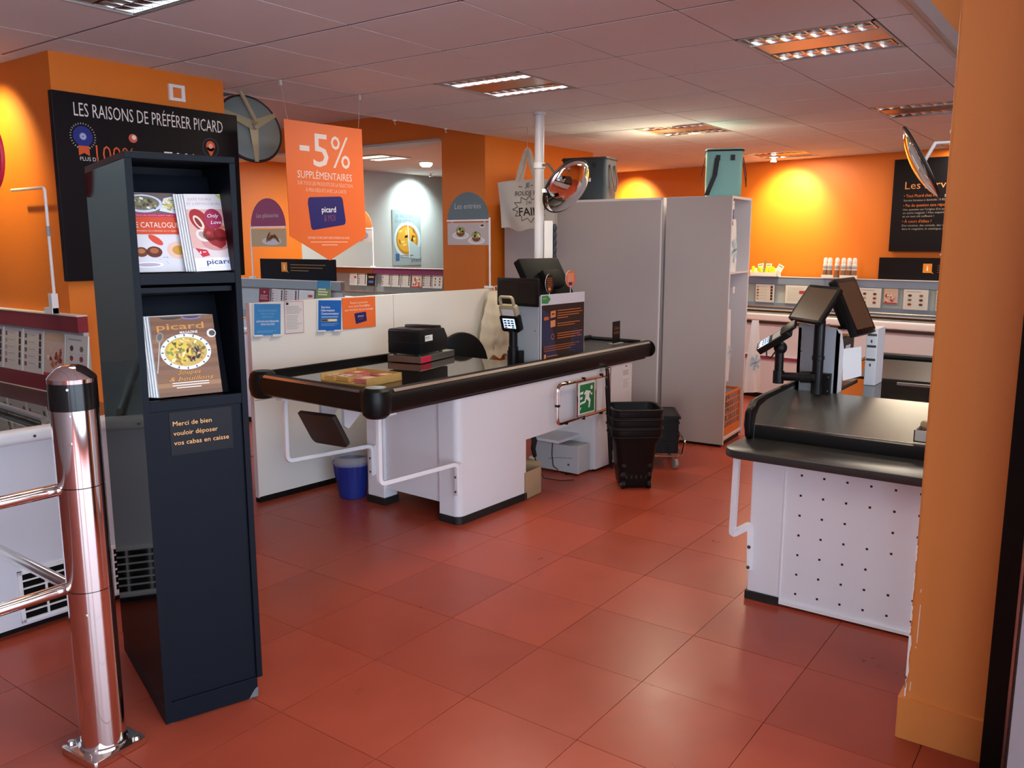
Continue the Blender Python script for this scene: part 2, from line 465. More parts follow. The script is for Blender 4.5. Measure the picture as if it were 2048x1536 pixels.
# walls
struct('wall_left', B(-5.03, -4.24, 2.10, 3.06, 0, 3.3), 'orange_paint', smooth=False)
struct('wall_niche', MB().box(-5.004, -4.522, 5.83, 7.62, 0, ZH).box(-10.1, -5.004, 5.83, 6.0, ZC + 0.005, ZH + .05), 'orange_paint', smooth=False)
struct('trim_2', B(-10.1, -5.004, 5.80, 6.03, ZC - 0.014, ZC + 0.005), 'trim_alu', smooth=False)
mb = MB(); d = Vector((0.98855, -0.15088)); n2 = Vector((0.15088, 0.98855)); p0 = Vector((-5.477, 9.913))
a, b_ = p0 + d * -3.3, p0 + d * 7.9
q = [a, b_, b_ + n2 * .15, a + n2 * .15]
mb.hexa([(v.x, v.y, 0) for v in q], [(v.x, v.y, 3.4) for v in q])
struct('wall_back', mb, 'orange_paint', smooth=False)
struct('wall_far_orange', B(-10.25, -10.1, 5.2, 8.52, 0, 2.8), 'orange_paint', smooth=False)
struct('wall_mid', B(-6.2, -6.05, 7.62, 10.9, ZC, ZH + .1), 'grey_wall', smooth=False)
struct('wall_far_grey', B(-10.25, -10.1, 8.52, 13.0, 0, 2.8), 'grey_wall', smooth=False)
struct('wall_far_end', B(-10.1, -8.0, 12.9, 13.05, 0, 2.8), 'grey_wall', smooth=False)
struct('wall_storage', B(-8.6, -8.5, 10.75, 13.0, 0, 2.8), 'grey_wall', smooth=False)
struct('wall_side', B(-10.25, -10.1, -2.7, 5.2, 0, 3.4), 'grey_wall', smooth=False)
struct('wall_bulkhead', B(-0.785, -0.772, -2.6, 9.3, ZC + .03, 3.4), 'orange_pillar', smooth=False)
struct('wall_right', B(2.05, 2.2, 3.05, 9.2, 0, 3.4), 'orange_paint', smooth=False)
# unseen open front (behind and beside the camera): piers, low sill and lintel, daylight comes in between
mb = MB().box(-10.2, 2.2, -2.75, -2.6, 2.95, 3.4).box(.8, 2.2, -2.75, -2.6, 0, 0.25).box(-10.2, .8, -2.75, -2.6, 0, 2.95)
for x in (1.9,): mb.box(x - .07, x + .07, -2.75, -2.6, .25, 2.95)
struct('wall_front', mb, 'door_grey', smooth=False)  # solid stretch shaped to cut daylight, leaving the pillar's right half dark
mb = MB().box(2.05, 2.2, -2.75, 3.05, 2.95, 3.4).box(2.05, 2.2, -2.75, 3.05, 0, 0.12)
for y in (-2.6, -.4, 2.9): mb.box(2.05, 2.2, y - .07, y + .07, .12, 2.95)
struct('wall_entrance', mb, 'door_grey', smooth=False)
struct('ground_street', B(-12, 14, -14, 14, -0.5, -0.13), 'pavement', smooth=False)

# orange pillar by the entrance, with skirting and the dark door frame in front of it
pil = struct('wall_pillar', MB().prism(rrect(-0.461, 2.79, 0.02, 3.12, 0.012, 3), 0, 3.38), 'orange_pillar')
MB().prism(rrect(-0.478, 2.774, 0.03, 3.13, 0.006, 2), 0, 0.138).build('baseboard_pillar', 'orange_pillar', pil)
mb = MB()
rc = random.Random(3)
for z, dz, w in [(.14, .05, .006), (.20, .15, .009), (.36, .02, .005), (.40, .05, .006), (.47, .09, .004), (.60, .05, .005), (.17, .04, .003), (1.9, .01, .003), (1.55, .006, .003), (1.72, .008, .003)]:
    pts = []
    for k in range(6):
        pts.append((-0.4609 + w * rc.uniform(.4, 1), z + dz * k / 5))
    poly = [(-0.4615, z)] + pts + [(-0.4615, z + dz)]
    mb.prism(poly, 2.7892, 2.7896, 'y')
for x, z, dz in [(-.438, .33, .13), (-.439, .50, .012), (-.441, .312, .006), (-.447, .165, .03)]:
    mb.prism([(x, z), (x + .0022, z), (x + .0036, z + dz), (x + .0016, z + dz)], 2.7892, 2.7896, 'y')
mb.build('chipped_paint', 'white_chip', pil, smooth=False, label='white chips where the orange paint has worn off')
dr = struct('door_1', B(-0.228, -0.174, 2.725, 2.772, 0, 3.3), 'door_black', smooth=False)
MB().box(-0.166, -0.128, 2.742, 2.772, 0, 3.3).build('door_jamb', 'door_leaf', dr, smooth=False)
MB().box(-0.174, -0.166, 2.735, 2.772, 0, 3.3).build('door_gasket', 'steel_brushed', dr, smooth=False)
MB().box(-0.128, -0.07, 2.22, 2.772, 0, 3.3).build('door_panel', 'door_leaf', dr, smooth=False)

# thermostat plate on the orange wall
t = thing('wall_thermostat', 'small square white frame fixed high on the orange wall above the black board', 'thermostat', (-4.24, 2.762, 2.385), 0)
mb = MB()
mb.box(0, .014, -.046, .046, .026, .042).box(0, .014, -.046, .046, -.042, -.026).box(0, .014, -.046, -.026, -.026, .026).box(0, .014, .026, .046, -.026, .026)
mb.build('plate_frame', 'paper_white', t, smooth=False)
B(0.001, .006, -.025, .025, -.025, .025).build('window_glass', 'orange_wire', t, smooth=False)

def lamp(name, kind, loc, energy, col, parent=None, aim=None, **k):
    ld = bpy.data.lights.new(name, kind); ld.energy = energy; ld.color = col
    for a_, v_ in k.items(): setattr(ld, a_, v_)
    o = bpy.data.objects.new(name, ld); COL.objects.link(o); o.location = loc
    if aim is not None:
        o.rotation_euler = (Vector(aim) - Vector(loc)).to_track_quat('-Z', 'Y').to_euler()
    if parent is not None:
        o.parent = parent; o.location = Vector(loc) - parent.location
    return o
# ceiling lights: louvred fixtures set into the grid
def ceiling_light(label, x, y, lit=False, watts=20):
    t = thing('ceiling_light', label, 'ceiling light', (x, y, ZC), 0, 'square louvred lights set into the tile ceiling')
    w, h, dp = .297, .299, .11
    mb = MB()
    mb.box(-w, w, -h, -h + .012, -.002, dp).box(-w, w, h - .012, h, -.002, dp).box(-w, -w + .012, -h, h, -.002, dp).box(w - .012, w, -h, h, -.002, dp).box(-w, w, -h, h, dp, dp + .01)
    mb.build('frame', 'trim_alu', t, smooth=False)
    B(-w + .014, w - .014, -.105, .105, 0.004, .012).build('center_panel', 'lamp_panel', t, smooth=False)
    for s in (-1, 1):
        yc = s * .195
        lv = MB()
        for e in (-1, 1):
            # curved reflector flanks
            pr = [(yc + e * .082, .002), (yc + e * .078, .03), (yc + e * .066, .065), (yc + e * .045, .095), (yc + e * .044, .097), (yc + e * .084, .06)]
            lv.prism(pr, -w + .014, w - .014, 'x')
        lv.box(-w + .014, w - .014, yc - .004, yc + .004, .004, .05)
        L_ = lv.build('reflector', 'louver_metal', t, smooth=False)
        for k in range(9):
            xx = -w + .03 + k * (2 * w - .06) / 8
            bf = MB().hexa([(xx - .004, yc - .08, .004), (xx + .004, yc - .08, .004), (xx + .004, yc + .08, .004), (xx - .004, yc + .08, .004)],
                           [(xx - .011, yc - .078, .05), (xx + .011, yc - .078, .05), (xx + .011, yc + .078, .05), (xx - .011, yc + .078, .05)])
            bf.build('baffle', 'louver_metal', L_, smooth=False)
        for e in (-1, 1):
            MB().cyl((-w + .02, yc + e * .038, .075), (w - .02, yc + e * .038, .075), .008, seg=8).build('lamp_tube', 'lamp_tube' if lit else 'paper_white', L_)
    lamp('lamp', 'AREA', (x, y, ZC - .012), watts, (1.0, .86, .68), t, aim=(x, y, 0), shape='SQUARE', size=.5)
    return t
cx = lambda i: CX + (i + .5) * CP
cy = lambda j: CY + (j + .5) * CQ
ceiling_light('louvred ceiling light at the top left corner of the photo, above the black display stand', cx(1), cy(-1), watts=5)
ceiling_light('louvred ceiling light with greenish white tubes above the first checkout counter', cx(1), cy(3), True, watts=16)
fx = ceiling_light('louvred ceiling light with the yellow glow, above the tall grey cabinets', cx(1), cy(7))
ceiling_light('louvred ceiling light against the orange back wall, right above the teal cooler bag', cx(1), cy(11))
ceiling_light('largest pink-toned louvred ceiling light at the upper right', cx(4), cy(3), watts=8)
ceiling_light('louvred ceiling light half hidden by the orange pillar at the right', cx(4), cy(7))
ceiling_light('louvred ceiling light just showing above the black services board', cx(4), cy(11))
ceiling_light('louvred ceiling light over the entrance passage behind the camera', cx(4), cy(-1), watts=4)
lamp('added_glow', 'POINT', (cx(1) - .15, cy(7), ZC - .10), 3.2, (1.0, .86, .42), fx, shadow_soft_size=.06)  # added point light that makes the yellow glow on the ceiling tiles

# recessed spotlights that wash the walls
def spotlight(label, pos, aim, energy, col, size=62, blend=.8, zc=ZC):
    t = thing('spotlight', label, 'spotlight', (pos[0], pos[1], zc), 0, 'small spotlights washing the walls')
    MB().lathe([(.05, 0), (.05, -.006), (.042, -.008), (.036, .0), (.036, .004)], 20).build('ring', 'metal_white', t)
    MB().lathe([(.0001, -.012), (.012, -.012), (.018, -.03), (.030, -.055), (.032, -.055), (.020, -.028), (.012, -.001)], 16, ax=None).build('lamp_head', 'metal_white', t)
    lamp('lamp', 'SPOT', (pos[0], pos[1], zc - .07), energy, col, t, aim=aim, spot_size=rad(size), spot_blend=blend, shadow_soft_size=.03)
    return t
WARM = (1.0, .82, .34)
spotlight('spotlight washing the orange back wall right of the teal cooler bag', (-3.18, 9.10), (-3.13, 9.56, 1.95), 85, WARM, 96)
spotlight('spotlight washing the orange back wall behind the dark cooler bag', (-5.28, 9.42), (-5.24, 9.88, 1.95), 85, WARM, 96)
spotlight('spotlight washing the orange wall left of the black reasons board', (-4.80, 1.72), (-4.78, 2.1, 2.05), 46, WARM, 84)
spotlight('cool white spotlight washing the far grey wall', (-9.65, 10.95), (-10.1, 10.95, 2.0), 120, (.86, 1.0, .97), 120, 1.0, zc=ZH)
spotlight('spotlight over the leaflet rail of the far freezer row', (-8.7, 8.35), (-8.0, 8.6, 1.0), 60, (.95, .98, .9), 100, zc=ZH)

# ================================================================== LEFT: BARRIER, DISPLAY STAND
def barrier():
    t = thing('barrier_post', 'chrome tubular barrier post with black band and four side rails, left foreground', 'barrier', (-2.50, 1.225, 0), 0)
    r = .066
    pl = MB().prism([(math.cos(a) * x - math.sin(a) * y, math.sin(a) * x + math.cos(a) * y) for a in (rad(4),) for x, y in rrect(-.090, -.090, .090, .090, .012, 4)], 0.002, .026)
    pl.build('base_plate', 'chrome', t, bev=.002)
    MB().lathe([(.072, .026), (.072, .034), (r, .038), (r, .072)], 40).build('foot_collar', 'chrome', t)
    MB().lathe([(r, .072), (r, .548)], 40).build('tube', 'chrome', t)
    MB().lathe([(r - .002, .548), (r - .002, .551)], 40).build('joint_ring', 'post_black', t)
    MB().lathe([(r, .551), (r, .872)], 40).build('tube', 'chrome', t)
    MB().lathe([(r - .002, .872), (r - .002, .875)], 40).build('joint_ring', 'post_black', t)
    MB().lathe([(r, .875), (r, 1.106)], 40).build('tube', 'chrome', t)
    MB().lathe([(r + .0015, 1.106), (r + .0015, 1.186)], 40).build('band', 'post_black', t, label='glossy black band')
    MB().lathe([(r + .001, 1.186), (r + .002, 1.198), (r - .003, 1.206), (.040, 1.228), (.026, 1.235), (.0001, 1.237)], 40).build('cap', 'chrome', t)
    for z, a in ((1.172, -38), (1.092, -40), (1.01, -42), (.478, -42)):
        p = Vector((math.cos(rad(a)), math.sin(rad(a)), 0)) * (r - .001); q = Vector((math.cos(rad(a)), math.sin(rad(a)), 0)) * (r + .005)
        MB().cyl((p.x, p.y, z), (q.x, q.y, z), .005, .004, 10).build('screw', 'chrome_soft', t)
    bx = MB().cyl((.070, .068, .026), (.070, .068, .036), .013, .010, 12); bx.build('anchor_bolt', 'chrome_soft', t)
    bx = MB().cyl((-.070, -.068, .026), (-.070, -.068, .036), .013, .010, 12); bx.build('anchor_bolt', 'chrome_soft', t)
    # rails towards the camera's left, and rails running back along the freezers
    for z in (.858, .545):
        MB().tube([(-.045, -.02, z), (-.06, -1.30, z)], .019, 14).build('rail', 'chrome', t)
        MB().lathe([(.026, 0), (.026, .006), (.020, .012)], 16, o=(-.046, -.034, z), ax=(0, -1, 0)).build('rail_flange', 'chrome_soft', t)
    MB().tube([(-.04, .0, .515), (-.98, .02, .515)], .019, 14).build('rail', 'chrome_soft', t)
    sp = Print().rect(-.012, 0, .016, .075, '#8b8d96').rect(-.010, .052, .012, .058, '#33343a', 1).rect(-.010, .040, .010, .043, '#55565c', 1).rect(-.010, .030, .006, .033, '#55565c', 1)
    return t
barrier()

ST = thing('display_stand', 'tall black magazine display stand with two open shelves in the left foreground', 'display stand', (-2.45, 1.41, 0), 71.7)
W_, D_, H_ = .330, .66, 1.86
MB().box(0, .020, 0.0, D_, .078, H_ - .02).build('side_panel', 'stand_gloss', ST, smooth=False, bev=.0015, label='glossy black side panel')
MB().box(-.0003, .020, -.0015, 0, .078, H_ - .02).build('edge_band', 'stand_navy', ST, smooth=False)
MB().box(W_ - .020, W_, 0, D_, .078, H_ - .02).build('side_panel', 'stand_navy', ST, smooth=False, bev=.0015)
MB().box(0, W_, 0, D_, H_ - .02, H_).build('top_panel', 'stand_navy', ST, smooth=False, bev=.0015)
MB().box(.020, W_ - .020, .30, .32, .078, H_ - .02).build('back_panel', 'stand_navy', ST, smooth=False)
MB().box(.020, W_ - .020, .012, .030, .06, 1.062).build('front_panel', 'stand_navy', ST, smooth=False)
MB().box(0.0, W_ - .018, .004, D_ - .01, 0.006, .078).build('plinth', 'stand_navy', ST, smooth=False, bev=.001)
mb = MB()
for x, y in ((.02, .03), (.29, .03), (.02, .6), (.29, .6)): mb.cyl((x, y, 0), (x, y, .01), .014, seg=10)
mb.build('foot', 'paper_white', ST)
MB().prism([(W_ - .050, .008), (W_ - .0179, .008), (W_ - .0179, .044), (W_ - .030, .036)], .0025, .004, 'y').build('worn_corner', 'worn_grey', ST, smooth=False)
MB().box(.020, W_ - .020, .0, .022, 1.462, 1.496).build('shelf_lip', 'stand_navy', ST, smooth=False, bev=.0015)
MB().box(.020, W_ - .020, .022, .30, 1.462, 1.482).build('shelf', 'stand_navy', ST, smooth=False)
MB().box(.024, W_ - .024, .03, .30, 1.436, 1.452).build('shelf', 'stand_navy', ST, smooth=False)
MB().box(.020, W_ - .020, .0, .022, 1.064, 1.098).build('shelf_lip', 'stand_navy', ST, smooth=False, bev=.0015)
MB().box(.020, W_ - .020, .022, .30, 1.064, 1.084).build('shelf', 'stand_navy', ST, smooth=False)
for z0 in (1.482, 1.084):
    MB().hexa([(.022, .130, z0), (W_ - .022, .130, z0), (W_ - .022, .136, z0), (.022, .136, z0)],
              [(.022, .235, z0 + .33), (W_ - .022, .235, z0 + .33), (W_ - .022, .241, z0 + .33), (.022, .241, z0 + .33)]).build('sloping_back', 'stand_navy', ST, smooth=False)
nb = MB().box(.078, .276, .0095, .0118, .915, 1.056).build('notice_plate', 'sign_black', ST, smooth=False, label='black notice with yellow lettering')
pr = Print()
for k, tx in enumerate(('Merci de bien', 'vouloir déposer', 'vos cabas en caisse')):
    pr.text(tx, .010, .096 - k * .0315, .0215, '#e8ab62', 0, width=(.122, .140, .175)[k])
pr.build('lettering', nb, (.078, .0095, .915), (1, 0, 0), (0, 0, 1))

# magazines: local frame lies on the sloping board (x right, y up the slope, z out)
def magazine(name, label, cat, x, base, lift, w, h, th, prn, group=None, tilt=17, roll=0):
    a = rad(90 - tilt)
    base_pt = Vector((x, base, lift))
    t = thing(name, label, cat, (0, 0, 0), 0, group)
    M = Matrix.Translation(ST.location) @ Matrix.Rotation(rad(71.7), 4, 'Z') @ Matrix.Translation(base_pt) @ Matrix.Rotation(a, 4, 'X') @ Matrix.Rotation(rad(roll), 4, 'Z')
    t.matrix_world = M
    B(0, w, 0, h, 0, th).build('pages', 'paper_edge', t, smooth=False)
    B(-.0004, w, 0, h, th, th + .0006).build('cover', 'paper_white', t, smooth=False)
    if prn: prn(w, h).build('cover_print', t, (0, 0, th + .0006), (1, 0, 0), (0, 1, 0), .0003)
    return t
def cover_catalogue(w, h):
    p = Print(); r = random.Random(5)
    p.rect(0, 0, w, h, '#d9d3d6')
    p.rect(0, h * .72, w, h, '#6b5a55', 1)
    p.disc(w * .30, h * .86, w * .40, h * .115, '#c9cfe0', 2).disc(w * .30, h * .865, w * .34, h * .09, '#6f6a55', 3)
    for k in range(26): p.disc(w * (.30 + r.uniform(-.26, .26)), h * (.865 + r.uniform(-.065, .065)), w * .045, h * .016, r.choice(['#e3dccb', '#8a7a5c', '#4d4333', '#b9a888', '#93936b']), 4, 8, r.uniform(0, 180))
    p.poly([(w * .62, h * .77), (w, h * .73), (w, h * .97), (w * .74, h * .93)], '#d8deea', 2)
    for k in range(22): p.disc(w * r.uniform(.72, .98), h * r.uniform(.78, .91), w * .05, h * .010, r.choice(['#c9b45c', '#a8983e', '#e2d28d']), 4, 8, r.uniform(-60, 60))
    p.rect(0, h * .69, w, h * .735, '#b12452', 5).text('TOUS LES GOÛTS SONT PAR ICI', w * .10, h * .702, h * .022, '#f3b0b4', 6, width=w * .82)
    p.rect(0, h * .47, w, h * .69, '#cf4a26', 5).text('LE CATALOGUE', w * .03, h * .555, h * .098, '#f7ece4', 6, width=w * 1.30 if False else w * .95, off=-.008)
    p.text('DISPONIBLE DU 6 FÉVRIER AU 31 MARS', w * .05, h * .505, h * .022, '#f6cdb8', 6, width=w * .86)
    p.disc(w * .46, h * .40, w * .17, h * .042, '#d6452a', 2, rot=-38)
    p.disc(w * .14, h * .25, w * .13, h * .062, '#6e2f1c', 2).disc(w * .14, h * .26, w * .075, h * .03, '#b0713d', 3)
    p.disc(w * .40, h * .25, w * .16, h * .070, '#5c2214', 2).disc(w * .40, h * .265, w * .09, h * .035, '#a55b31', 3)
    p.disc(w * .88, h * .27, w * .22, h * .11, '#e4b9a6', 2).disc(w * .90, h * .27, w * .13, h * .06, '#c79038', 3)
    p.disc(w * .25, h * .09, w * .30, h * .035, '#f1eef2', 2).disc(w * .25, h * .09, w * .24, h * .022, '#b9a7b4', 3)
    for k in range(10): p.disc(w * r.uniform(.45, .72), h * r.uniform(.10, .22), w * .008, h * .004, '#55423f', 3, 6)
    return p
def cover_love(w, h):
    p = Print(); r = random.Random(6)
    p.rect(0, 0, w, h, '#d9c9c6').rect(0, h * .30, w, h * .80, '#d8aaa0', 1).rect(0, h * .80, w, h, '#ddd6d4', 1)
    p.poly([(w * .80, h), (w, h * .98), (w, h * .90)], '#b9c66a', 2)
    p.text('JUSTE TOI MOI', w * .08, h * .915, h * .045, '#b78f96', 3, width=w * .62)
    p.text('ET 2 PETITS-CŒURS', w * .05, h * .855, h * .045, '#b78f96', 3, width=w * .86)
    p.disc(w * .30, h * .66, w * .22, h * .155, '#a01b22', 2, rot=28).disc(w * .27, h * .63, w * .10, h * .10, '#e9cdbd', 3, rot=28).disc(w * .26, h * .63, w * .055, h * .07, '#7a2118', 4, rot=28)
    p.disc(w * .72, h * .56, w * .27, h * .03, '#cf7a55', 2)
    p.disc(w * .66, h * .67, w * .24, h * .135, '#9c1c48', 5).text('Only', w * .52, h * .69, h * .068, '#f7eaf0', 6, width=w * .30, shear=.3).text('Love', w * .58, h * .605, h * .068, '#f7eaf0', 6, width=w * .28, shear=.3)
    p.disc(w * .33, h * .46, w * .20, h * .075, '#e0d3cc', 3, rot=-35).disc(w * .34, h * .46, w * .14, h * .04, '#b79c8c', 4, rot=-35)
    p.disc(w * .66, h * .385, w * .40, h * .125, '#c98a86', 2)
    # heart shaped dessert
    p.disc(w * .52, h * .47, w * .20, h * .085, '#8e1219', 4).disc(w * .78, h * .46, w * .18, h * .085, '#8e1219', 4)
    p.poly([(w * .33, h * .45), (w * .95, h * .43), (w * .88, h * .33), (w * .74, h * .28), (w * .52, h * .34)], '#8e1219', 4)
    p.disc(w * .48, h * .49, w * .06, h * .022, '#b93a3c', 5)
    p.poly([(w * .07, h * .30), (w * .22, h * .18), (w * .42, h * .20), (w * .36, h * .27)], '#c02334', 5).text('4', w * .15, h * .222, h * .05, '#ffffff', 6, off=.01).rect(w * .24, h * .238, w * .33, h * .25, '#f3d5d8', 6)
    p.rect(0, 0, w, h * .17, '#e9e6ee', 3).text('picard', w * .30, h * .085, h * .095, '#232a66', 6, width=w * .66, off=.01)
    p.lines(w * .06, w * .9, h * .045, 2, h * .02, h * .004, '#c9c4cf', 5)
    return p
def cover_magazine(w, h):
    p = Print(); r = random.Random(8)
    p.rect(0, 0, w, h, '#7d5130')
    for k in range(9): p.rect(0, h * (k / 9), w, h * (k / 9 + .055), r.choice(['#8e5f39', '#6f4526', '#9a6a41', '#7a4e2c']), 1)
    p.disc(w * .32, h * .985, w * .17, h * .03, '#2b2320', 2, a0=180, a1=360).disc(w * .65, h * .985, w * .16, h * .035, '#6a6fc0', 2, a0=180, a1=360).disc(w * .65, h * .985, w * .13, h * .022, '#3a2a22', 3, a0=180, a1=360)
    p.text('picard', w * .09, h * .83, h * .115, '#c98436', 3, width=w * .74, off=.006)
    p.text('MAGAZINE', w * .44, h * .775, h * .042, '#f3ebe2', 3, width=w * .28, off=.006)
    p.disc(w * .94, h * .76, w * .075, h * .055, '#d8d2c8', 2).disc(w * .95, h * .76, w * .05, h * .035, '#4a3b33', 3)
    p.disc(w * .12, h * .74, w * .055, h * .065, '#8d8076', 2, rot=-20).disc(w * .12, h * .745, w * .035, h * .045, '#5d5149', 3, rot=-20).line([(w * .11, h * .68), (w * .06, h * .46), (w * .02, h * .30)], w * .018, '#b6aaa0', 2)
    p.disc(w * .50, h * .545, w * .40, h * .225, '#dfe2ee', 4, 30).disc(w * .50, h * .545, w * .335, h * .185, '#c4a24a', 5, 30)
    for k in range(16):
        a = k * 22.5; p.disc(w * .5 + w * .368 * math.cos(rad(a)), h * .545 + h * .206 * math.sin(rad(a)), w * .022, h * .009, '#3f3f55', 5, 8, a)
    p.disc(w * .40, h * .55, w * .19, h * .15, '#d9b63d', 6)
    for k in range(70): 
        a, q = r.uniform(0, 6.28), math.sqrt(r.random()); p.disc(w * (.5 + .29 * q * math.cos(a)), h * (.545 + .16 * q * math.sin(a)), w * r.uniform(.015, .05), h * r.uniform(.008, .02), r.choice(['#e4cf68', '#b98b27', '#7f8a33', '#e9dca0', '#5f6b2a', '#c9a43c', '#9b7433']), 7, 8, r.uniform(0, 180))
    for k in range(26): p.disc(w * (.62 + r.uniform(-.10, .10)), h * (.51 + r.uniform(-.085, .085)), w * .03, h * .012, r.choice(['#3b2116', '#5a3524', '#2b1710', '#7a4d35']), 8, 8, r.uniform(0, 180))
    p.text('Soupes', w * .33, h * .265, h * .075, '#e2962e', 9, width=w * .36, shear=.35, off=-.006)
    p.text('& bouillons', w * .18, h * .185, h * .075, '#e2962e', 9, width=w * .70, shear=.35, off=-.006)
    for k in range(3): p.rect(w * (.22 + .06 * (k == 2)), h * (.155 - k * .030), w * (.80 - .13 * (k == 2)), h * (.166 - k * .030), '#e8dfd4', 9)
    return p
gL = 'red and white catalogues on the upper shelf of the black stand'
for k in range(3):
    magazine('catalogue', 'catalogue with an orange title band, at the left of the upper stand shelf' if k == 2 else ('rearmost catalogue behind the orange-banded one on the upper stand shelf', 'middle catalogue just behind the orange-banded one on the upper stand shelf', '')[k], 'catalogue',
             .030 + k * .001, .110 - k * .007, 1.497, .150, .262, .006, cover_catalogue if k == 2 else None, gL)
gO = 'pink heart-dessert booklets stacked on the upper shelf of the black stand'
for k in range(5):
    last = (k == 4)
    magazine('booklet', 'front booklet with a red heart dessert, on the upper stand shelf' if last else ('rearmost booklet of the stack', 'fourth booklet from the front', 'third booklet from the front', 'second booklet from the front', '')[k] + ', behind the red heart dessert cover',
             'booklet', .176 + k * .006, .076 - k * .0075, 1.497, .122, .258, .0068, cover_love if last else None, gO, roll=1.5)
gM = 'soup magazines stacked on the lower shelf of the black stand'
for k in range(6):
    last = (k == 5)
    magazine('magazine', 'front magazine with a bowl of soup on the cover, on the lower stand shelf' if last else ('rearmost magazine of the stack', 'fifth magazine from the front', 'fourth magazine from the front', 'third magazine from the front', 'second magazine from the front', '')[k] + ', behind the soup bowl cover',
             'magazine', .030 + k * .0062, .088 - k * .0075, 1.099, .200, .262, .0068, cover_magazine if last else None, gM, tilt=14)

# ================================================================== LEFT FREEZER WITH WINE-RED LEAFLET RAIL
t = thing('chest_freezer', 'white chest freezer end with black ventilation grille behind the chrome barrier', 'freezer', (-3.55, 1.367, 0), 87)
B(-.45, .66, 0, 2.0, .035, .80).build('body', 'freezer_white', t, smooth=False, bev=.004)
B(-.42, .62, .04, 1.96, 0, .035).build('plinth', 'black_plastic', t, smooth=False)
MB().prism(rrect(-.022, .795, .05, .852, .02, 5), -.47, .67, 'x').build('bumper', 'metal_white', t)
for x in (-.1, .19): MB().cyl((x, -.0225, .822), (x, -.0245, .822), .006, seg=10).build('screw', 'lamp_dark', t)
B(-.45, .66, .05, 2.0, .83, .842).build('lid_glass', 'glass_lid', t, smooth=False, label='dark reflecting glass lid')
MB().tube([(.27, .07, .862), (.30, 1.9, .862)], .016, 10).build('lid_rail', 'steel_brushed', t)
for y in (.10, 1.0, 1.85): MB().cyl((.275, y, .84), (.275, y, .86), .012, seg=8).build('lid_post', 'steel_brushed', t)
gr = B(.092, .56, -.002, .004, .060, .262).build('grille_frame', 'black_matte', t, smooth=False)
fr = MB().box(.080, .572, -.010, .0, .050, .064).box(.080, .572, -.010, 0, .256, .270).box(.080, .096, -.010, 0, .05, .27).box(.556, .572, -.010, 0, .05, .27)
fr.build('rim', 'metal_white', gr, smooth=False)
for k in range(1, 6): B(.092, .56, -.0085, -.002, .062 + k * .033 - .003, .062 + k * .033 + .003).build('slat', 'metal_white', gr, smooth=False)
for k in range(1, 5): B(.092 + k * .094 - .004, .092 + k * .094 + .004, -.0095, -.002, .062, .26).build('bar', 'metal_white', gr, smooth=False)

def leaflet_rail(name, label, x0, x1, y, matn, zt=1.245, back=None, strip=None, low=True, rz=0, origin=None):
    """leaflet rail on a wall or freezer: coloured header, pale back board, coloured foot strip; local x along, -y towards the viewer"""
    L_ = x1 - x0
    t = thing(name, label, 'rail', (x0, y, 0) if origin is None else origin, rz)
    B(0, L_, -.03, .02, zt - .085, zt - .006).build('header', matn, t, smooth=False)
    B(0, L_, -.034, .02, zt - .006, zt).build('top_strip', 'cabinet_edge', t, smooth=False)
    B(0, L_, -.006, .02, .86, zt - .085).build('back_board', 'rail_back', t, smooth=False)
    if low:
        B(0, L_, -.045, .02, .845, .925).build('foot_strip', matn, t, smooth=False)
        B(0, L_, -.05, .02, .838, .845).build('foot_trim', 'cabinet_edge', t, smooth=False)
    return t
leaflet_rail('leaflet_rail', 'wine-red leaflet rail along the orange wall behind the left freezer', -5.25, -4.09, 2.085, 'wine_rail')

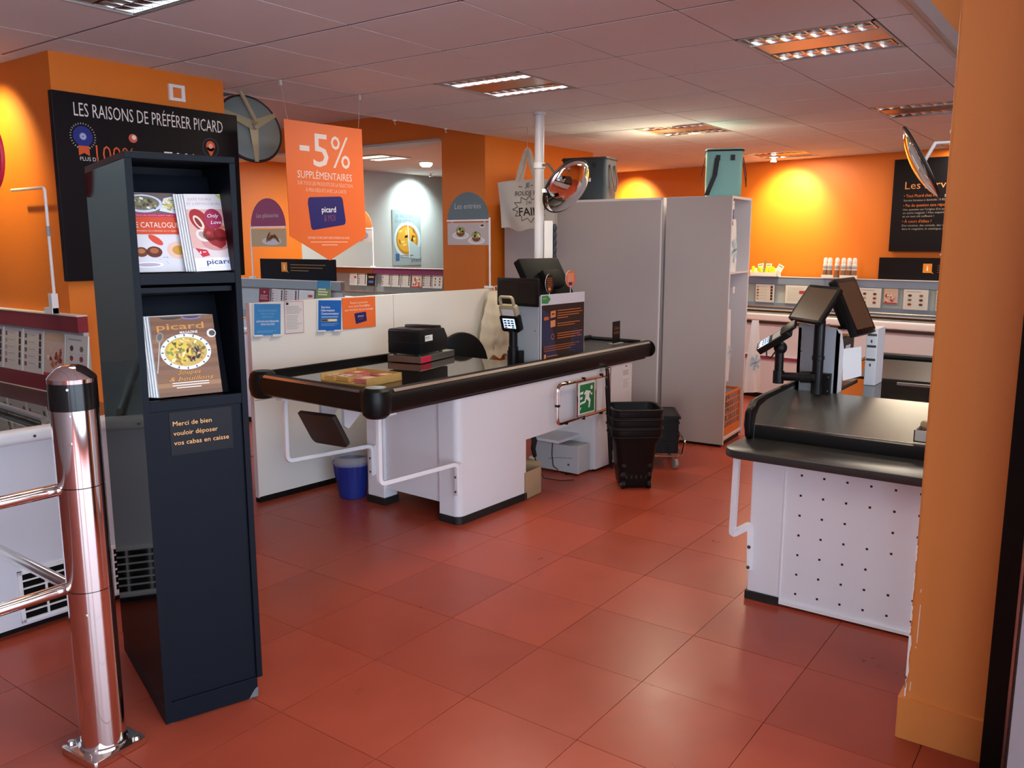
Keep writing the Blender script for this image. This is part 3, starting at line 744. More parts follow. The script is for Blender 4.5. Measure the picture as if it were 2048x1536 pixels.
def leaf_print(w, h, style, seed):
    p = Print(); r = random.Random(seed)
    if style == 'list':
        p.rect(0, 0, w, h, '#cfc6c2')
        for k in range(5):
            v = h * (.80 - k * .165)
            p.rect(w * .05, v, w * .17, v + h * .10, r.choice(['#4a3a35', '#7a4b3f', '#8a6f63', '#a58f86']), 1).rect(w * .80, v - h * .01, w * .92, v + h * .115, r.choice(['#33262a', '#2a2a33']), 1)
            p.rect(w * .80, v + h * .115, w * .92, v + h * .135, '#c8643c', 1)
            p.rect(w * .22, v + h * .07, w * .60, v + h * .082, '#8c8480', 1).rect(w * .22, v + h * .03, w * .74, v + h * .037, '#b3aaa6', 1).rect(w * .05, v - h * .03, w * .95, v - h * .026, '#b0a7a3', 1)
    elif style == 'dots':
        p.rect(0, 0, w, h, '#d6d2cc').rect(w * .1, h * .88, w * .7, h * .91, '#a09a94', 1)
        for a in range(3):
            for b in range(2):
                p.disc(w * (.26 + .46 * b), h * (.70 - .22 * a), w * .085, h * .065, r.choice(['#6a2a25', '#8f3a2c', '#a79a55', '#5a3a30', '#7a6a50']), 1, 12).rect(w * (.14 + .46 * b), h * (.58 - .22 * a), w * (.38 + .46 * b), h * (.59 - .22 * a), '#a8a29c', 1)
    elif style == 'photo':
        p.rect(0, 0, w, h, '#cbb0a4').rect(0, h * .8, w, h, '#c9a88c', 1)
        for k in range(26): p.disc(w * r.uniform(.15, .85), h * r.uniform(.1, .62), w * r.uniform(.04, .10), h * r.uniform(.03, .08), r.choice(['#b8432c', '#d8b7a5', '#8e3320', '#e4d5c8', '#c96a3f', '#efe6dd']), 2 + k % 3, 8, r.uniform(0, 180))
        p.rect(0, 0, w, h * .07, '#b53140', 6)
    elif style == 'plain':
        p.rect(0, 0, w, h, '#d8d4ce').lines(w * .1, w * .9, h * .85, 9, h * .085, h * .018, '#a9a39e', 1, .3, seed)
        p.rect(w * .62, h * .55, w * .92, h * .72, '#b3413a', 2)
    elif style == 'info':
        p.rect(0, 0, w, h, '#1c1a1c').rect(w * .12, h * .62, w * .78, h * .74, '#a89c8e', 1).rect(w * .14, h * .22, w * .74, h * .40, '#4a62a8', 1)
    elif style == 'wine':
        p.rect(0, 0, w, h, '#7d1f2e').disc(w * .5, h * .76, w * .07, h * .06, '#d9b9b5', 1, 10).lines(w * .12, w * .9, h * .5, 3, h * .12, h * .05, '#c79a98', 1, .3, seed)
    elif style == 'green':
        p.rect(0, 0, w, h, '#3f7f9f').rect(0, 0, w, h * .55, '#7f8f4a', 1).lines(w * .12, w * .9, h * .5, 3, h * .14, h * .07, '#d8d9b8', 2, .3, seed)
    return p
def leaflet(label, x, y, z, w, h, style, seed=1, group=None, rz=0, lean=6):
    t = thing('leaflet', label, 'leaflet', (x, y, z), 0, group, rot=(rad(-lean), 0, rad(rz)))
    B(0, w, -.008, -.001, 0, h).build('pages', 'paper_white', t, smooth=False)
    leaf_print(w, h, style, seed).build('page_print', t, (0, -.008, 0), (1, 0, 0), (0, 0, 1), .0004)
    return t
def divider(*a): pass
GL = 'price list leaflets in the wine-red rail'
x = -5.12; n = 0
for k in range(5):
    st = 'photo' if k == 3 else ('dots' if k == 4 else 'list')
    leaflet({'list': ('leftmost', 'second from left', 'third from left', '', '')[k] + ' price list leaflet with product photos in the wine-red rail', 'photo': 'leaflet with a red berry dessert photo in the wine-red rail',
             'dots': 'leaflet at the right end of the wine-red rail, cut by the black stand'}[st], x, 2.052, .925, .205, .222, st, 20 + k, GL)
    x += .222
# L-shaped sign holder above that rail, with the red disc at the left picture edge
def sign_post(name, label, x, y, zb, zt, out, side, matn='metal_white', group=None):
    """white tube post clipped on a rail; the horizontal arm leaves it to one side"""
    t = thing(name, label, 'sign holder', (x, y, zb), 0, group)
    h = zt - zb
    B(-.022, .012, -.02, .012, 0, .10).build('clip', matn, t, smooth=False, bev=.002)
    B(-.07, .012, -.022, .012, 0, .030).build('foot', matn, t, smooth=False, bev=.002)
    MB().tube(arc_path([(0, 0, .03), (0, 0, h), (side * out, 0, h)], .02, 4), .0075, 8).build('post', matn, t)
    MB().cyl((0, 0, h * .62), (0, 0, h * .70), .010, seg=10).build('sleeve', 'wheel_grey', t)
    return t
sign_post('sign_holder', 'white bent tube sign holder on the wine-red rail left of the black board', -4.275, 2.045, 1.247, 1.855, .34, -1)
t = thing('round_sign', 'bright red round sign cut off by the left picture edge', 'sign', (-4.275, 1.80, 1.98), 0)
MB().prism([(.17 * math.cos(k * math.pi / 18), .17 * math.sin(k * math.pi / 18)) for k in range(36)], -.012, .006, 'y').build('disc', 'red_disc', t, bev=.003)
MB().prism([(.15 * math.cos(k * math.pi / 18), .15 * math.sin(k * math.pi / 18)) for k in range(36)], -.013, -.012, 'y').build('face', 'red_disc', t)
for q in (-.08, .08): MB().cyl((q, 0, .15), (q, 0, ZC - 2.0), .0015, seg=5).build('string', 'string_clear', t)

# ================================================================== BLACK BOARD ON THE ORANGE WALL
t = thing('wall_board', 'large black board with white hand lettering on the orange wall at the left', 'board', (-4.236, 2.08, 1.405), 0)
B(0, .034, 0, 1.034, 0, .902).build('panel', 'sign_black', t, smooth=False, bev=.002)
p = Print()
p.text('LES RAISONS DE PRÉFÉRER PICARD', .10, .795, .092, '#e3ded9', 0, width=.835, off=-.004)
# rosette
for k in range(30):
    a = rad(k * 12); p.disc(.135 + .061 * math.cos(a), .700 + .061 * math.sin(a), .005, .0022, '#b9b6b4', 0, 6, k * 12)
p.disc(.135, .700, .049, .049, '#1d2d78', 0, 28)
for k in range(12):
    a = rad(k * 30); p.disc(.135 + .011 * math.cos(a), .700 + .011 * math.sin(a), .008, .003, '#a9b3dc', 1, 8, k * 30)
p.poly([(.108, .655), (.162, .655), (.162, .608), (.135, .622), (.108, .608)], '#c9552b', 1)
p.text('PLUS DE', .112, .585, .026, '#d5d0cb', 0)
p.text('100%', .195, .58, .125, '#d05a2c', 0, width=.20, off=-.01)
p.disc(.395, .715, .024, .022, '#c85a4a', 0, 16).disc(.400, .72, .012, .012, '#e5d6cf', 1, 10)
p.text('70%', .565, .58, .125, '#e3ded9', 0, width=.185, off=-.01)
p.ring(.850, .708, .048, .051, '#3b4a63', 0)
p.disc(.850, .716, .028, .028, '#d8552b', 0, 20).poly([(.824, .708), (.876, .708), (.850, .655)], '#d8552b', 0)
for k in range(12):
    a = rad(k * 30); p.disc(.850 + .009 * math.cos(a), .716 + .009 * math.sin(a), .006, .0024, '#efc0a6', 1, 8, k * 30)
p.build('lettering', t, (.034, 0, 0), (0, 1, 0), (0, 0, 1))

# ================================================================== CONVEX MIRROR SEEN FROM BEHIND
t = thing('convex_mirror', 'round convex mirror seen from its grey back, hung beside the black board', 'mirror', (-4.42, 3.36, 2.275), 0)
ax_ = Vector((-.95, .15, -.28)).normalized()      # reflecting side looks into the niche
M3 = Vector((0, 0, 1)).rotation_difference(ax_).to_matrix().to_4x4()
R_ = .205
MB().lathe([(R_, -.012), (R_ * .97, .01), (R_ * .8, .035), (R_ * .5, .056), (R_ * .2, .066), (.0001, .068)], 36).tf(M3).build('mirror_face', 'mirror_glass', t)
MB().lathe([(.0001, -.030), (R_ * .6, -.026), (R_ * .93, -.018), (R_ * .995, -.008)], 36).tf(M3).build('back_shell', 'mirror_back', t)
MB().tube([(R_ * math.cos(k * math.pi / 20), R_ * math.sin(k * math.pi / 20), -.006) for k in range(40)], .009, 8, closed=True).tf(M3).build('rim', 'black_rubber', t)
br = MB()
inv = M3.inverted()
up = (inv @ Vector((0, 0, 1))); base_a = math.atan2(up.y, up.x)
for da in (-62, 62, 180):
    a = base_a + rad(da)
    c, s_ = math.cos(a), math.sin(a)
    br.hexa([(.0 - s_ * .03, .0 + c * .03, -.060), (s_ * .03, -c * .03, -.060), (c * R_ * 1.03 + s_ * .012, s_ * R_ * 1.03 - c * .012, -.022), (c * R_ * 1.03 - s_ * .012, s_ * R_ * 1.03 + c * .012, -.022)],
            [(.0 - s_ * .03, .0 + c * .03, -.052), (s_ * .03, -c * .03, -.052), (c * R_ * 1.03 + s_ * .012, s_ * R_ * 1.03 - c * .012, -.014), (c * R_ * 1.03 - s_ * .012, s_ * R_ * 1.03 + c * .012, -.014)])
br.tf(M3).build('bracket', 'terminal_beige', t, smooth=False)
for z in (-.02, .045): MB().cyl(M3 @ Vector((up.x * z, up.y * z, -.062)), M3 @ Vector((up.x * z, up.y * z, -.085)), .011, .008, 10).build('wing_bolt', 'wheel_grey', t)
MB().tube([M3 @ Vector((0, 0, -.06)), M3 @ Vector((0, 0, -.10)), (-.09, -.10, .42), (-.09, -.10, .50)], .012, 8).build('ceiling_arm', 'terminal_beige', t)

# ================================================================== HANGING PROMOTION BANNER
t = thing('hanging_banner', 'orange hanging banner with a pointed bottom reading -5% supplémentaires', 'banner', (-3.945, 3.235, 1.486), 0)
poly = [(.010, .145), (.305, 0), (.612, .140), (.603, .800), (0, .795)]
MB().prism(poly, -.0015, .0015, 'x').build('sheet', 'banner_orange', t, smooth=False)
p = Print()
p.rect(.105, .632, .178, .662, '#e9dcd6')
# a rounded 5 and percent sign drawn as strokes
p.text('5', .205, .552, .270, '#e9dcd6', 0, width=.118, off=.006)
p.text('%', .345, .552, .270, '#e9dcd6', 0, width=.150, off=-.004)
p.text('SUPPLÉMENTAIRES', .082, .478, .060, '#f1dcd0', 0, width=.425)
p.text('SUR TOUS LES PRODUITS DE LA SÉLECTION', .080, .440, .030, '#f1c3ac', 0, width=.430)
p.text('À PRIX RÉDUITS AVEC LA CARTE', .140, .402, .030, '#f1c3ac', 0, width=.315)
card = [(.150, .335), (.155, .362), (.166, .370), (.405, .384), (.420, .376), (.425, .365), (.444, .240), (.440, .222), (.428, .214), (.186, .180), (.174, .184), (.168, .196)]
p.poly(card, '#26266b', 0)
p.text('picard', .255, .285, .048, '#f2f2f6', 1, width=.112, off=.012, rot=2)
p.text('& MOI', .272, .233, .055, '#8a4a5c', 1, width=.088, rot=2)
p.text('OBTENEZ VOTRE CARTE GRATUITEMENT EN CAISSE', .140, .128, .020, '#f6d3bf', 0, width=.330)
p.rect(.160, .107, .455, .113, '#f2b797').rect(.245, .090, .370, .096, '#f2b797')
p.build('lettering', t, (.0015, 0, 0), (0, 1, 0), (0, 0, 1))
for s, zt in ((.03, .79), (.575, .793)):
    yh = -.01 if s < .1 else .595
    MB().cyl((0, s, zt), (0, yh, ZC - 1.486 - .02), .0012, seg=5).build('string', 'string_clear', t)
    MB().box(-.006, .006, yh - .006, yh + .006, ZC - 1.486 - .03, ZC - 1.486).build('hook', 'hook_white', t, smooth=False)
# empty hooks along the ceiling edge
for k, (hx, hy) in enumerate(((-4.505, 4.72), (-4.505, 5.30))):
    t = thing('ceiling_hook', ('small white hook on the ceiling edge, the one nearer the orange banner', 'small white hook on the ceiling edge above the grey starters sign')[k], 'hook', (hx, hy, ZC), 0)
    B(-.008, .008, -.012, .012, -.012, -.002).build('clip', 'hook_white', t, smooth=False)
    MB().tube([(0, 0, -.01), (0, 0, -.03), (0, .008, -.036), (0, .014, -.028)], .0025, 6).build('hook', 'hook_white', t)

# ================================================================== WHITE PARTITION WITH PAPERS
PT = thing('partition_screen', 'low white partition of flat panels behind the first checkout counter', 'partition', (-4.235, 3.16, 0), 85.3)
for k, (a, b_) in enumerate(((0, 1.128), (1.132, 2.165))):
    B(a, b_, 0, .035, .646, 1.236).build('panel', 'cream_laminate', PT, smooth=False, bev=.0015)
    B(a, b_, 0, .035, .035, .640).build('panel', 'cream_laminate', PT, smooth=False, bev=.0015)
B(0.004, 2.16, .006, .034, .02, 1.23).build('core', 'cabinet_grey', PT, smooth=False)
B(-.004, 2.168, -.003, .038, 0, .036).build('foot_rail', 'black_plastic', PT, smooth=False)
B(-.006, .0, -.002, .037, .03, 1.238).build('end_post', 'cabinet_edge', PT, smooth=False)
PM = Matrix.Translation(PT.location) @ Matrix.Rotation(rad(85.3), 4, 'Z')
def on_partition(name, label, cat, s, z, rot=0):
    t = thing(name, label, cat)
    t.matrix_world = PM @ Matrix.Translation((s, -.002, z)) @ Matrix.Rotation(rad(rot), 4, 'Y')
    return t
def holder(label, s, z, w, h, colour, draw):
    t = on_partition('leaflet_holder', label, 'leaflet holder', s, z, 3)
    B(-.006, w + .006, -.004, 0, -.006, h + .004).build('back_plate', 'paper_white', t, smooth=False)
    sh = B(0, w, -.010, -.005, 0, h).build('leaflet', 'paper_white', t, smooth=False)
    p = Print(); p.rect(0, 0, w, h, colour); draw(p, w, h); p.build('leaflet_print', t, (0, -.010, 0), (1, 0, 0), (0, 0, 1), .0004)
    MB().box(-.006, w * .32, -.016, -.004, -.010, -.004).box(w * .66, w + .006, -.016, -.004, -.010, -.004).box(-.006, w * .30, -.016, -.013, -.010, .005).box(w * .68, w + .006, -.016, -.013, -.010, .005).build('lip', 'paper_white', t, smooth=False)
def d1(p, w, h):
    for k, tx in enumerate(('ÉQUIPE MAGASIN', 'TIENT À VOTRE', 'DISPOSITION LA')): p.text(tx, w * .5, h * (.76 - k * .10), h * .07, '#7fb2d9', 1, 'c', width=w * (.70, .52, .42)[k])
    p.text('LISTE DE NOS PRODUITS', w * .5, h * .42, h * .075, '#f3f5f7', 1, 'c', width=w * .86, off=.008).text('SANS GLUTEN', w * .5, h * .33, h * .075, '#f3f5f7', 1, 'c', width=w * .52, off=.008)
    p.lines(w * .1, w * .85, h * .14, 2, h * .04, h * .012, '#7fb0d6', 1)
def d2(p, w, h):
    for k, tx in enumerate(('Service', 'Information', 'Consommateur')): p.text(tx, w * .12, h * (.74 - k * .105), h * .105, '#eef3f8', 1, width=w * (.38, .58, .78)[k], off=.006)
    p.rect(w * .12, h * .44, w * .86, h * .47, '#9cc0e2', 1).rect(w * .12, h * .30, w * .82, h * .39, '#c8b070', 1).rect(w * .13, h * .31, w * .40, h * .38, '#3a4a5a', 2).rect(w * .46, h * .325, w * .78, h * .365, '#efe2c0', 2)
    p.lines(w * .12, w * .9, h * .22, 2, h * .05, h * .014, '#8fb6dc', 1)
holder('light blue gluten-free leaflet in a holder on the white partition, nearest the black stand', .012, 1.040, .184, .192, '#3f86c2', d1)
holder('strong blue consumer service leaflet in a holder on the white partition', .478, 1.032, .182, .198, '#1c62b4', d2)
t = on_partition('paper_notice', 'white printed notice with thin red border on the partition between two blue leaflets', 'notice', .234, 1.034, 1)
B(0, .140, -.002, 0, 0, .200).build('sheet', 'paper_white', t, smooth=False)
p = Print().rect(0, 0, .140, .200, '#d9d3d1').rect(0, 0, .140, .0025, '#b4494a', 1).rect(0, .1975, .140, .200, '#b4494a', 1).rect(0, 0, .0025, .2, '#b4494a', 1).rect(.1375, 0, .14, .2, '#b4494a', 1)
p.rect(.012, .178, .030, .192, '#23264e', 1).lines(.012, .128, .165, 6, .0085, .003, '#9a9694', 1, .2, 2).lines(.012, .128, .108, 11, .0082, .003, '#a5a19f', 1, .35, 5)
p.build('print', t, (0, -.002, 0), (1, 0, 0), (0, 0, 1), .0004)
t = on_partition('loyalty_card_sign', 'small orange card sign with a dark blue loyalty card, on the white partition', 'sign', .682, 1.026, 0)
B(0, .280, -.004, 0, 0, .206).build('sheet', 'banner_orange', t, smooth=False)
p = Print()
for k, (tx, w_) in enumerate((('Pensez à présenter', .150), ('votre carte Picard&Moi', .180), ('pour bénéficier de vos avantages', .240))): p.text(tx, .140, .165 - k * .023, .020, '#f5ddcf', 0, 'c', width=w_)
p.poly([(.096, .100), (.196, .107), (.202, .044), (.108, .028)], '#27265f', 0).text('picard', .15, .075, .018, '#e8e8ee', 1, 'c', width=.046).text('& MOI', .152, .055, .018, '#8f4a58', 1, 'c', width=.036)
p.build('print', t, (0, -.004, 0), (1, 0, 0), (0, 0, 1), .0004)
# crumpled bag hanging from the partition end
t = on_partition('carrier_bag', 'crumpled cream carrier bag hanging from the end of the white partition', 'bag', 2.02, .70)
def bagf(sgn):
    def f(u, v):
        w = .11 + .16 * (1 - v) ** .8
        x = .14 + (u - .5) * w * 1.6 - .02 * (1 - v)
        z = .52 * v + (.018 * math.sin(u * 19) * (1 - v))
        bulge = math.sin(math.pi * u) * (.02 + .05 * math.sin(math.pi * min(1, (1 - v) * 1.1)))
        return (x, -.012 - .03 * (sgn > 0) - sgn * bulge - .006 * math.sin(u * 25 + v * 9) - .004 * math.sin(v * 31), z)
    return f
MB().grid(bagf(1), 18, 16).build('front_side', 'bag_paper', t)
MB().grid(bagf(-.3), 10, 10).build('back_side', 'bag_paper', t)
MB().tube([(.13, -.03, .50), (.14, -.02, .55), (.17, -.02, .555), (.19, -.03, .50)], .006, 6).build('handle', 'bag_paper', t)
p = Print()
for k in range(9): p.line([(.075 + k * .0125, .06 + (k % 3) * .01), (.078 + k * .012, .14 + (k * 7 % 5) * .012)], .004, '#6b5433')
p.build('brown_streaks', t, (0, -.062, 0), (1, 0, 0), (0, 0, 1))
# starters sign standing on the partition end
def arch_sign(name, label, x, y, zb, ztop, w, side, matn, text, food, group='arched category signs on white posts', tw=.62):
    t = thing(name, label, 'sign', (x, y, zb), 0, group)
    h = ztop - zb
    B(-.045, .02, -.018, .018, 0, .018).build('clip', 'metal_white', t, smooth=False, bev=.002)
    MB().cyl((0, 0, .018), (0, 0, h + .012), .0075, seg=8).build('post', 'metal_white', t)
    B(min(0, side * w), max(0, side * w), -.008, .008, h - .012, h).build('arm', 'metal_white', t, smooth=False)
    xa, xb = (side * w, 0) if side < 0 else (0, w)
    cxm, r_ = (xa + xb) / 2, w / 2 * .97
    arch = [(cxm + r_ * math.cos(rad(a)), h + (r_ * 1.02) * math.sin(rad(a))) for a in range(0, 181, 9)]
    MB().prism(arch, -.003, .003, 'y').build('arch_panel', matn, t, smooth=False)
    if text: Print().text(text, cxm, h + .085, .062, '#b9b4b0', 0, 'c', width=w * tw).build('lettering', t, (0, -.003, 0), (1, 0, 0), (0, 0, 1))
    B(xa + .004, xb - .004, -.003, .003, h - .198, h - .024).build('picture_panel', 'paper_white', t, smooth=False)
    p = Print(); p.rect(xa + .004, h - .198, xb - .004, h - .024, '#b7aaa6' if food != 'eclair' else '#b9a07a'); r = random.Random(len(text))
    if food == 'entree':
        for (u, v, q) in ((-.075, -.095, 1.0), (.085, -.135, 1.0)):
            cx_, cy_ = cxm + u, h + v
            p.disc(cx_, cy_ - .028, .085, .030, '#d8d6d4', 1).disc(cx_, cy_ - .026, .065, .02, '#c3c0bd', 2).disc(cx_, cy_ - .008, .043, .030, '#7a4128', 3).disc(cx_, cy_ + .014, .046, .026, '#8d8f4e', 4)
            for k in range(10): p.disc(cx_ + r.uniform(-.036, .036), cy_ + .016 + r.uniform(-.014, .022), .011, .008, r.choice(['#d7cf9f', '#a3a04f', '#6f7a35', '#e3dcb9']), 5, 7, r.uniform(0, 180))
        p.disc(cxm + .145, h - .05, .026, .016, '#d7d2cc', 1).disc(cxm + .145, h - .047, .018, .009, '#3f3a2a', 2)
    elif food == 'eclair':
        p.disc(cxm + .05, h - .145, .15, .038, '#c9c4c6', 1)
        for k in range(4): p.disc(cxm + .0 + k * .042, h - .105 - (k % 2) * .012, .060, .018, '#a2703d', 2 + k, 14, 58 - k * 34).disc(cxm + k * .042, h - .10 - (k % 2) * .012, .045, .009, '#4b2a1a', 7 + k, 12, 58 - k * 34)
    else:
        p.disc(cxm + .1, h - .1, .09, .05, '#6f86b0', 1).disc(cxm + .1, h - .1, .06, .03, '#c9783a', 2).disc(cxm + .04, h - .14, .05, .03, '#a9563a', 3)
    p.build('picture', t, (0, -.003, 0), (1, 0, 0), (0, 0, 1))
    for q in (xa + .05, xb - .05): MB().cyl((q, 0, h - .03), (q, 0, h - .008), .0025, seg=6).build('hanger', 'metal_white', t)
    return t
arch_sign('category_sign', 'grey-teal arched sign reading Les entrées on a white post at the partition end', -4.070, 5.30, 1.238, 1.772, .430, -1, 'arch_teal', 'Les entrées', 'entree')

# ================================================================== FIRST CHECKOUT COUNTER
CO = Vector((-2.955, 3.60, 0)); CRZ = 88.0
CM = Matrix.Translation(CO) @ Matrix.Rotation(rad(CRZ), 4, 'Z')
def on_counter(name, label, cat, x, y, z, rz=0, group=None):
    w = CM @ Vector((x, y, z))
    return thing(name, label, cat, w, CRZ + rz, group)
t = CT = thing('checkout_counter', 'first checkout counter, white body and black bumper-edged top, at the centre', 'checkout counter', CO, CRZ)
ZT = .842
top = [(-.66, .02), (2.05, .02), (2.05, .50), (1.34, .50), (1.34, .30), (.70, .30), (.70, .97), (-.66, .97)]
MB().prism(top, .800, ZT).build('top_plate', 'counter_glass', t, smooth=False, label='glossy black counter top')
MB().prism([(-.64, .03), (2.03, .03), (2.03, .49), (1.36, .49), (1.36, .29), (.69, .29), (.69, .95), (-.64, .95)], .745, .800).build('under_frame', 'black_plastic', t, smooth=False)
prof = [(.03, .745), (-.012, .745), (-.032, .756), (-.043, .782), (-.045, .812), (-.038, .842), (-.020, .862), (.006, .868), (.022, .860), (.03, .842)]
MB().prism(prof, -.60, 2.085, 'x').build('front_bumper', 'black_plastic', t)
MB().lathe([(.062, 0), (.062, .008), (.055, .014), (.0001, .016)], 20, o=(2.085, -.006, .806), ax=(1, 0, 0)).build('bumper_end', 'black_plastic', t)
profL = [(-.63, .745), (-.672, .745), (-.692, .756), (-.703, .782), (-.705, .812), (-.698, .842), (-.680, .862), (-.654, .868), (-.638, .860), (-.63, .842)]
MB().prism(profL, .05, .92, 'y').build('end_bumper', 'black_plastic', t)
MB().prism([(1 - a + .0, z) for a, z in []] or [(.955, .80), (.985, .80), (.985, .868), (.965, .872), (.955, .868)], -.66, .70, 'x').build('back_edge', 'black_plastic', t)
for yy in (.015, .945):
    MB().lathe([(.0001, .722), (.050, .724), (.068, .740), (.078, .78), (.078, .83), (.070, .862), (.052, .878), (.0001, .880)], 24, o=(-.645, yy, 0)).build('bumper_corner', 'black_plastic', t)
MB().hexa([(-.565, -.0345, .849), (2.07, -.0345, .849), (2.07, -.024, .861), (-.565, -.024, .861)], [(-.565, -.0375, .851), (2.07, -.0375, .851), (2.07, -.026, .864), (-.565, -.026, .864)]).build('steel_strip', 'steel_strip', t, smooth=False)
MB().hexa([(-.694, .085, .849), (-.684, .085, .861), (-.684, .875, .861), (-.694, .875, .849)], [(-.6975, .085, .851), (-.686, .085, .864), (-.686, .875, .864), (-.6975, .875, .851)]).build('steel_strip', 'steel_strip', t, smooth=False)
B(-.63, 2.04, -.012, .02, .736, .745).build('trim_strip', 'brown_pad', t, smooth=False)
# body
poly = rrect(-.05, 0.0, .08, .13, .05, 6, (0, 0, 0, 1))
leg = [(-.05, .15), (-.05, .045)] + [(-.05 + .045 - .045 * math.cos(rad(a)), .045 - .045 * math.sin(rad(a))) for a in range(10, 91, 10)] + [(.58, 0), (.58, .15)]
MB().prism(leg[::-1], .045, .736).build('front_leg', 'white_laminate', t)
lp = [(a - .006 if a < 0 else a + .004, b_ - (.006 if b_ < .14 else 0)) for a, b_ in leg]
MB().prism(lp[::-1], 0, .045).build('leg_plinth', 'black_rubber', t)
MB().prism([(.58, .385), (1.385, .400), (1.385, .02), (1.87, .02), (1.87, .736), (.58, .736)], .0, .03, 'y').build('front_panel', 'white_laminate', t, smooth=False)
B(1.385, 1.405, .03, .49, .012, .736).build('inner_side', 'cabinet_edge', t, smooth=False)
B(1.85, 1.87, .03, .49, .012, .736).build('outer_side', 'white_laminate', t, smooth=False)
B(1.405, 1.85, .02, .48, .0, .02).build('leg_plinth', 'black_rubber', t, smooth=False)
B(-.030, -.010, .14, .62, .105, .742).build('end_panel', 'white_laminate', t, smooth=False)
B(-.050, .06, .61, .755, .045, .742).build('rear_post', 'white_laminate', t, smooth=False, bev=.004)
B(-.055, .066, .604, .762, 0, .045).build('post_plinth', 'black_rubber', t, smooth=False)
B(-.010, .58, .70, .72, .05, .742).build('rear_panel', 'cabinet_edge', t, smooth=False)
B(.56, .58, .15, .72, .05, .742).build('inner_side', 'cabinet_edge', t, smooth=False)
B(1.10, 1.385, .12, .49, .242, .262).build('inner_shelf', 'white_laminate', t, smooth=False)
# bag rest brackets: flat white tube
for y0, y1, yl, zt_ in ((.055, -.012, .02, .73), (.82, .685, .80, .73)):
    path = arc_path([(-.50, y0, .722), (-.595, y0, .722), (-.60, y0, .36), (-.075, y1, .37), (-.075, y1, .185)], .035, 5)
    b_ = MB().tube(path, .0165, 4, square=True).build('bag_bracket', 'metal_white', t, smooth=False, bev=.002)
    B(-.64, -.50, y0 - .035, y0 + .02, .718, .740).build('bracket_mount', 'metal_white', b_, smooth=False)
    B(-.068, -.0505, y1 - .016, y1 + .016, .19, .372).build('bracket_plate', 'metal_white', b_, smooth=False)
    for zz in (.21, .295): MB().cyl((-.0905, y1, zz), (-.093, y1, zz), .007, seg=10).build('screw', 'lamp_dark', b_)
# tilted brown cushion with its white bracket
Mx = Matrix.Translation((-.55, .54, .578)) @ Matrix.Rotation(rad(-27), 4, 'Y') @ Matrix.Rotation(rad(-3), 4, 'X')
cu = MB().prism(rrect(-.155, -.105, .155, .105, .035, 4, (1, 0, 0, 1)), -.014, .014, 'x').tf(Mx).build('knee_pad', 'brown_pad', t, bev=.005, label='tilted dark brown pad under the counter end')
MB().prism([(-.50, .735), (-.28, .735), (-.47, .58), (-.50, .60)], .43, .45, 'y').build('pad_bracket', 'metal_white', t, smooth=False)
MB().prism([(-.50, .735), (-.28, .735), (-.47, .58), (-.50, .60)], .62, .64, 'y').build('pad_bracket', 'metal_white', t, smooth=False)
B(-.51, -.25, .40, .66, .735, .742).build('pad_mount', 'metal_white', t, smooth=False)
# notice on the body's right end, belt at the far end
t2 = on_counter('paper_notice', 'narrow white notice stuck on the far end of the first counter front', 'notice', 1.73, -.0015, .525)
B(0, .105, 0, .0012, 0, .200).build('sheet', 'paper_white', t2, smooth=False)
Print().rect(.04, .178, .065, .188, '#6a6b70').lines(.01, .095, .150, 4, .010, .004, '#8f8f96', 0, .2).lines(.01, .095, .085, 6, .011, .003, '#a7a7ae', 0, .3).build('print', t2, (0, 0, 0), (1, 0, 0), (0, 0, 1))
B(1.38, 2.03, .045, .47, ZT, ZT + .006).build('conveyor_belt', 'belt_dark', t, smooth=False)
MB().tube([(1.36, .482, .862), (2.05, .482, .862)], .018, 10).build('belt_rail', 'black_plastic', t)
MB().tube([(2.045, .04, .858), (2.045, .482, .858)], .014, 8).build('belt_rail', 'black_plastic', t)

# --- things on that counter
t = on_counter('sample_tray', 'shallow cardboard tray of small food packs on the near end of the counter', 'tray', -.53, .21, ZT, 4)
MB().box(0, .28, 0, .34, 0, .004).build('bottom', 'tray_wood', t, smooth=False)
MB().box(0, .28, 0, .004, 0, .045).box(.276, .28, 0, .34, 0, .045).box(0, .28, .336, .34, 0, .045).box(0, .004, 0, .34, 0, .012).build('wall', 'tray_wood', t, smooth=False)
packs = [(.05, .02, 8, '#c88a86', '#d8c79a'), (.155, .03, -12, '#b0504f', '#caa06a'), (.04, .17, -6, '#d8cfc4', '#9c8a4a'), (.15, .19, 10, '#c95a60', '#b98f55'), (.03, .27, 4, '#cfc6b8', '#8f7a45')]
for k, (px, py, a, c1, c2) in enumerate(packs):
    w = CM @ (Matrix.Translation((-.53, .21, ZT)) @ Matrix.Rotation(rad(4), 4, 'Z') @ Vector((px, py, .006 + .004 * (k % 2))))
    q = thing('food_pack', ('pink food pack at the front of the sample tray', 'red and tan food pack at the far front corner of the sample tray', 'pale food pack in the middle of the sample tray', 'red food pack at the far side of the sample tray', 'cream food pack at the back of the sample tray')[k], 'food pack', w, CRZ + 4 + a, 'food packs in the sample tray')
    B(0, .105, 0, .105 if k != 4 else .06, 0, .026).build('box', 'pack_pink' if k in (0, 1, 3) else 'tray_wood', q, smooth=False, bev=.002)
    pp = Print().rect(0.002, 0.002, .103, .103 if k != 4 else .058, c1).disc(.055, .05 if k != 4 else .03, .040, .036 if k != 4 else .022, c2, 1, 16).disc(.050, .052 if k != 4 else .03, .022, .018, '#e3d6bd', 2, 10).rect(.006, .006, .10, .016, '#a63a42', 2)
    pp.build('pack_print', q, (0, 0, .026), (1, 0, 0), (0, 1, 0))

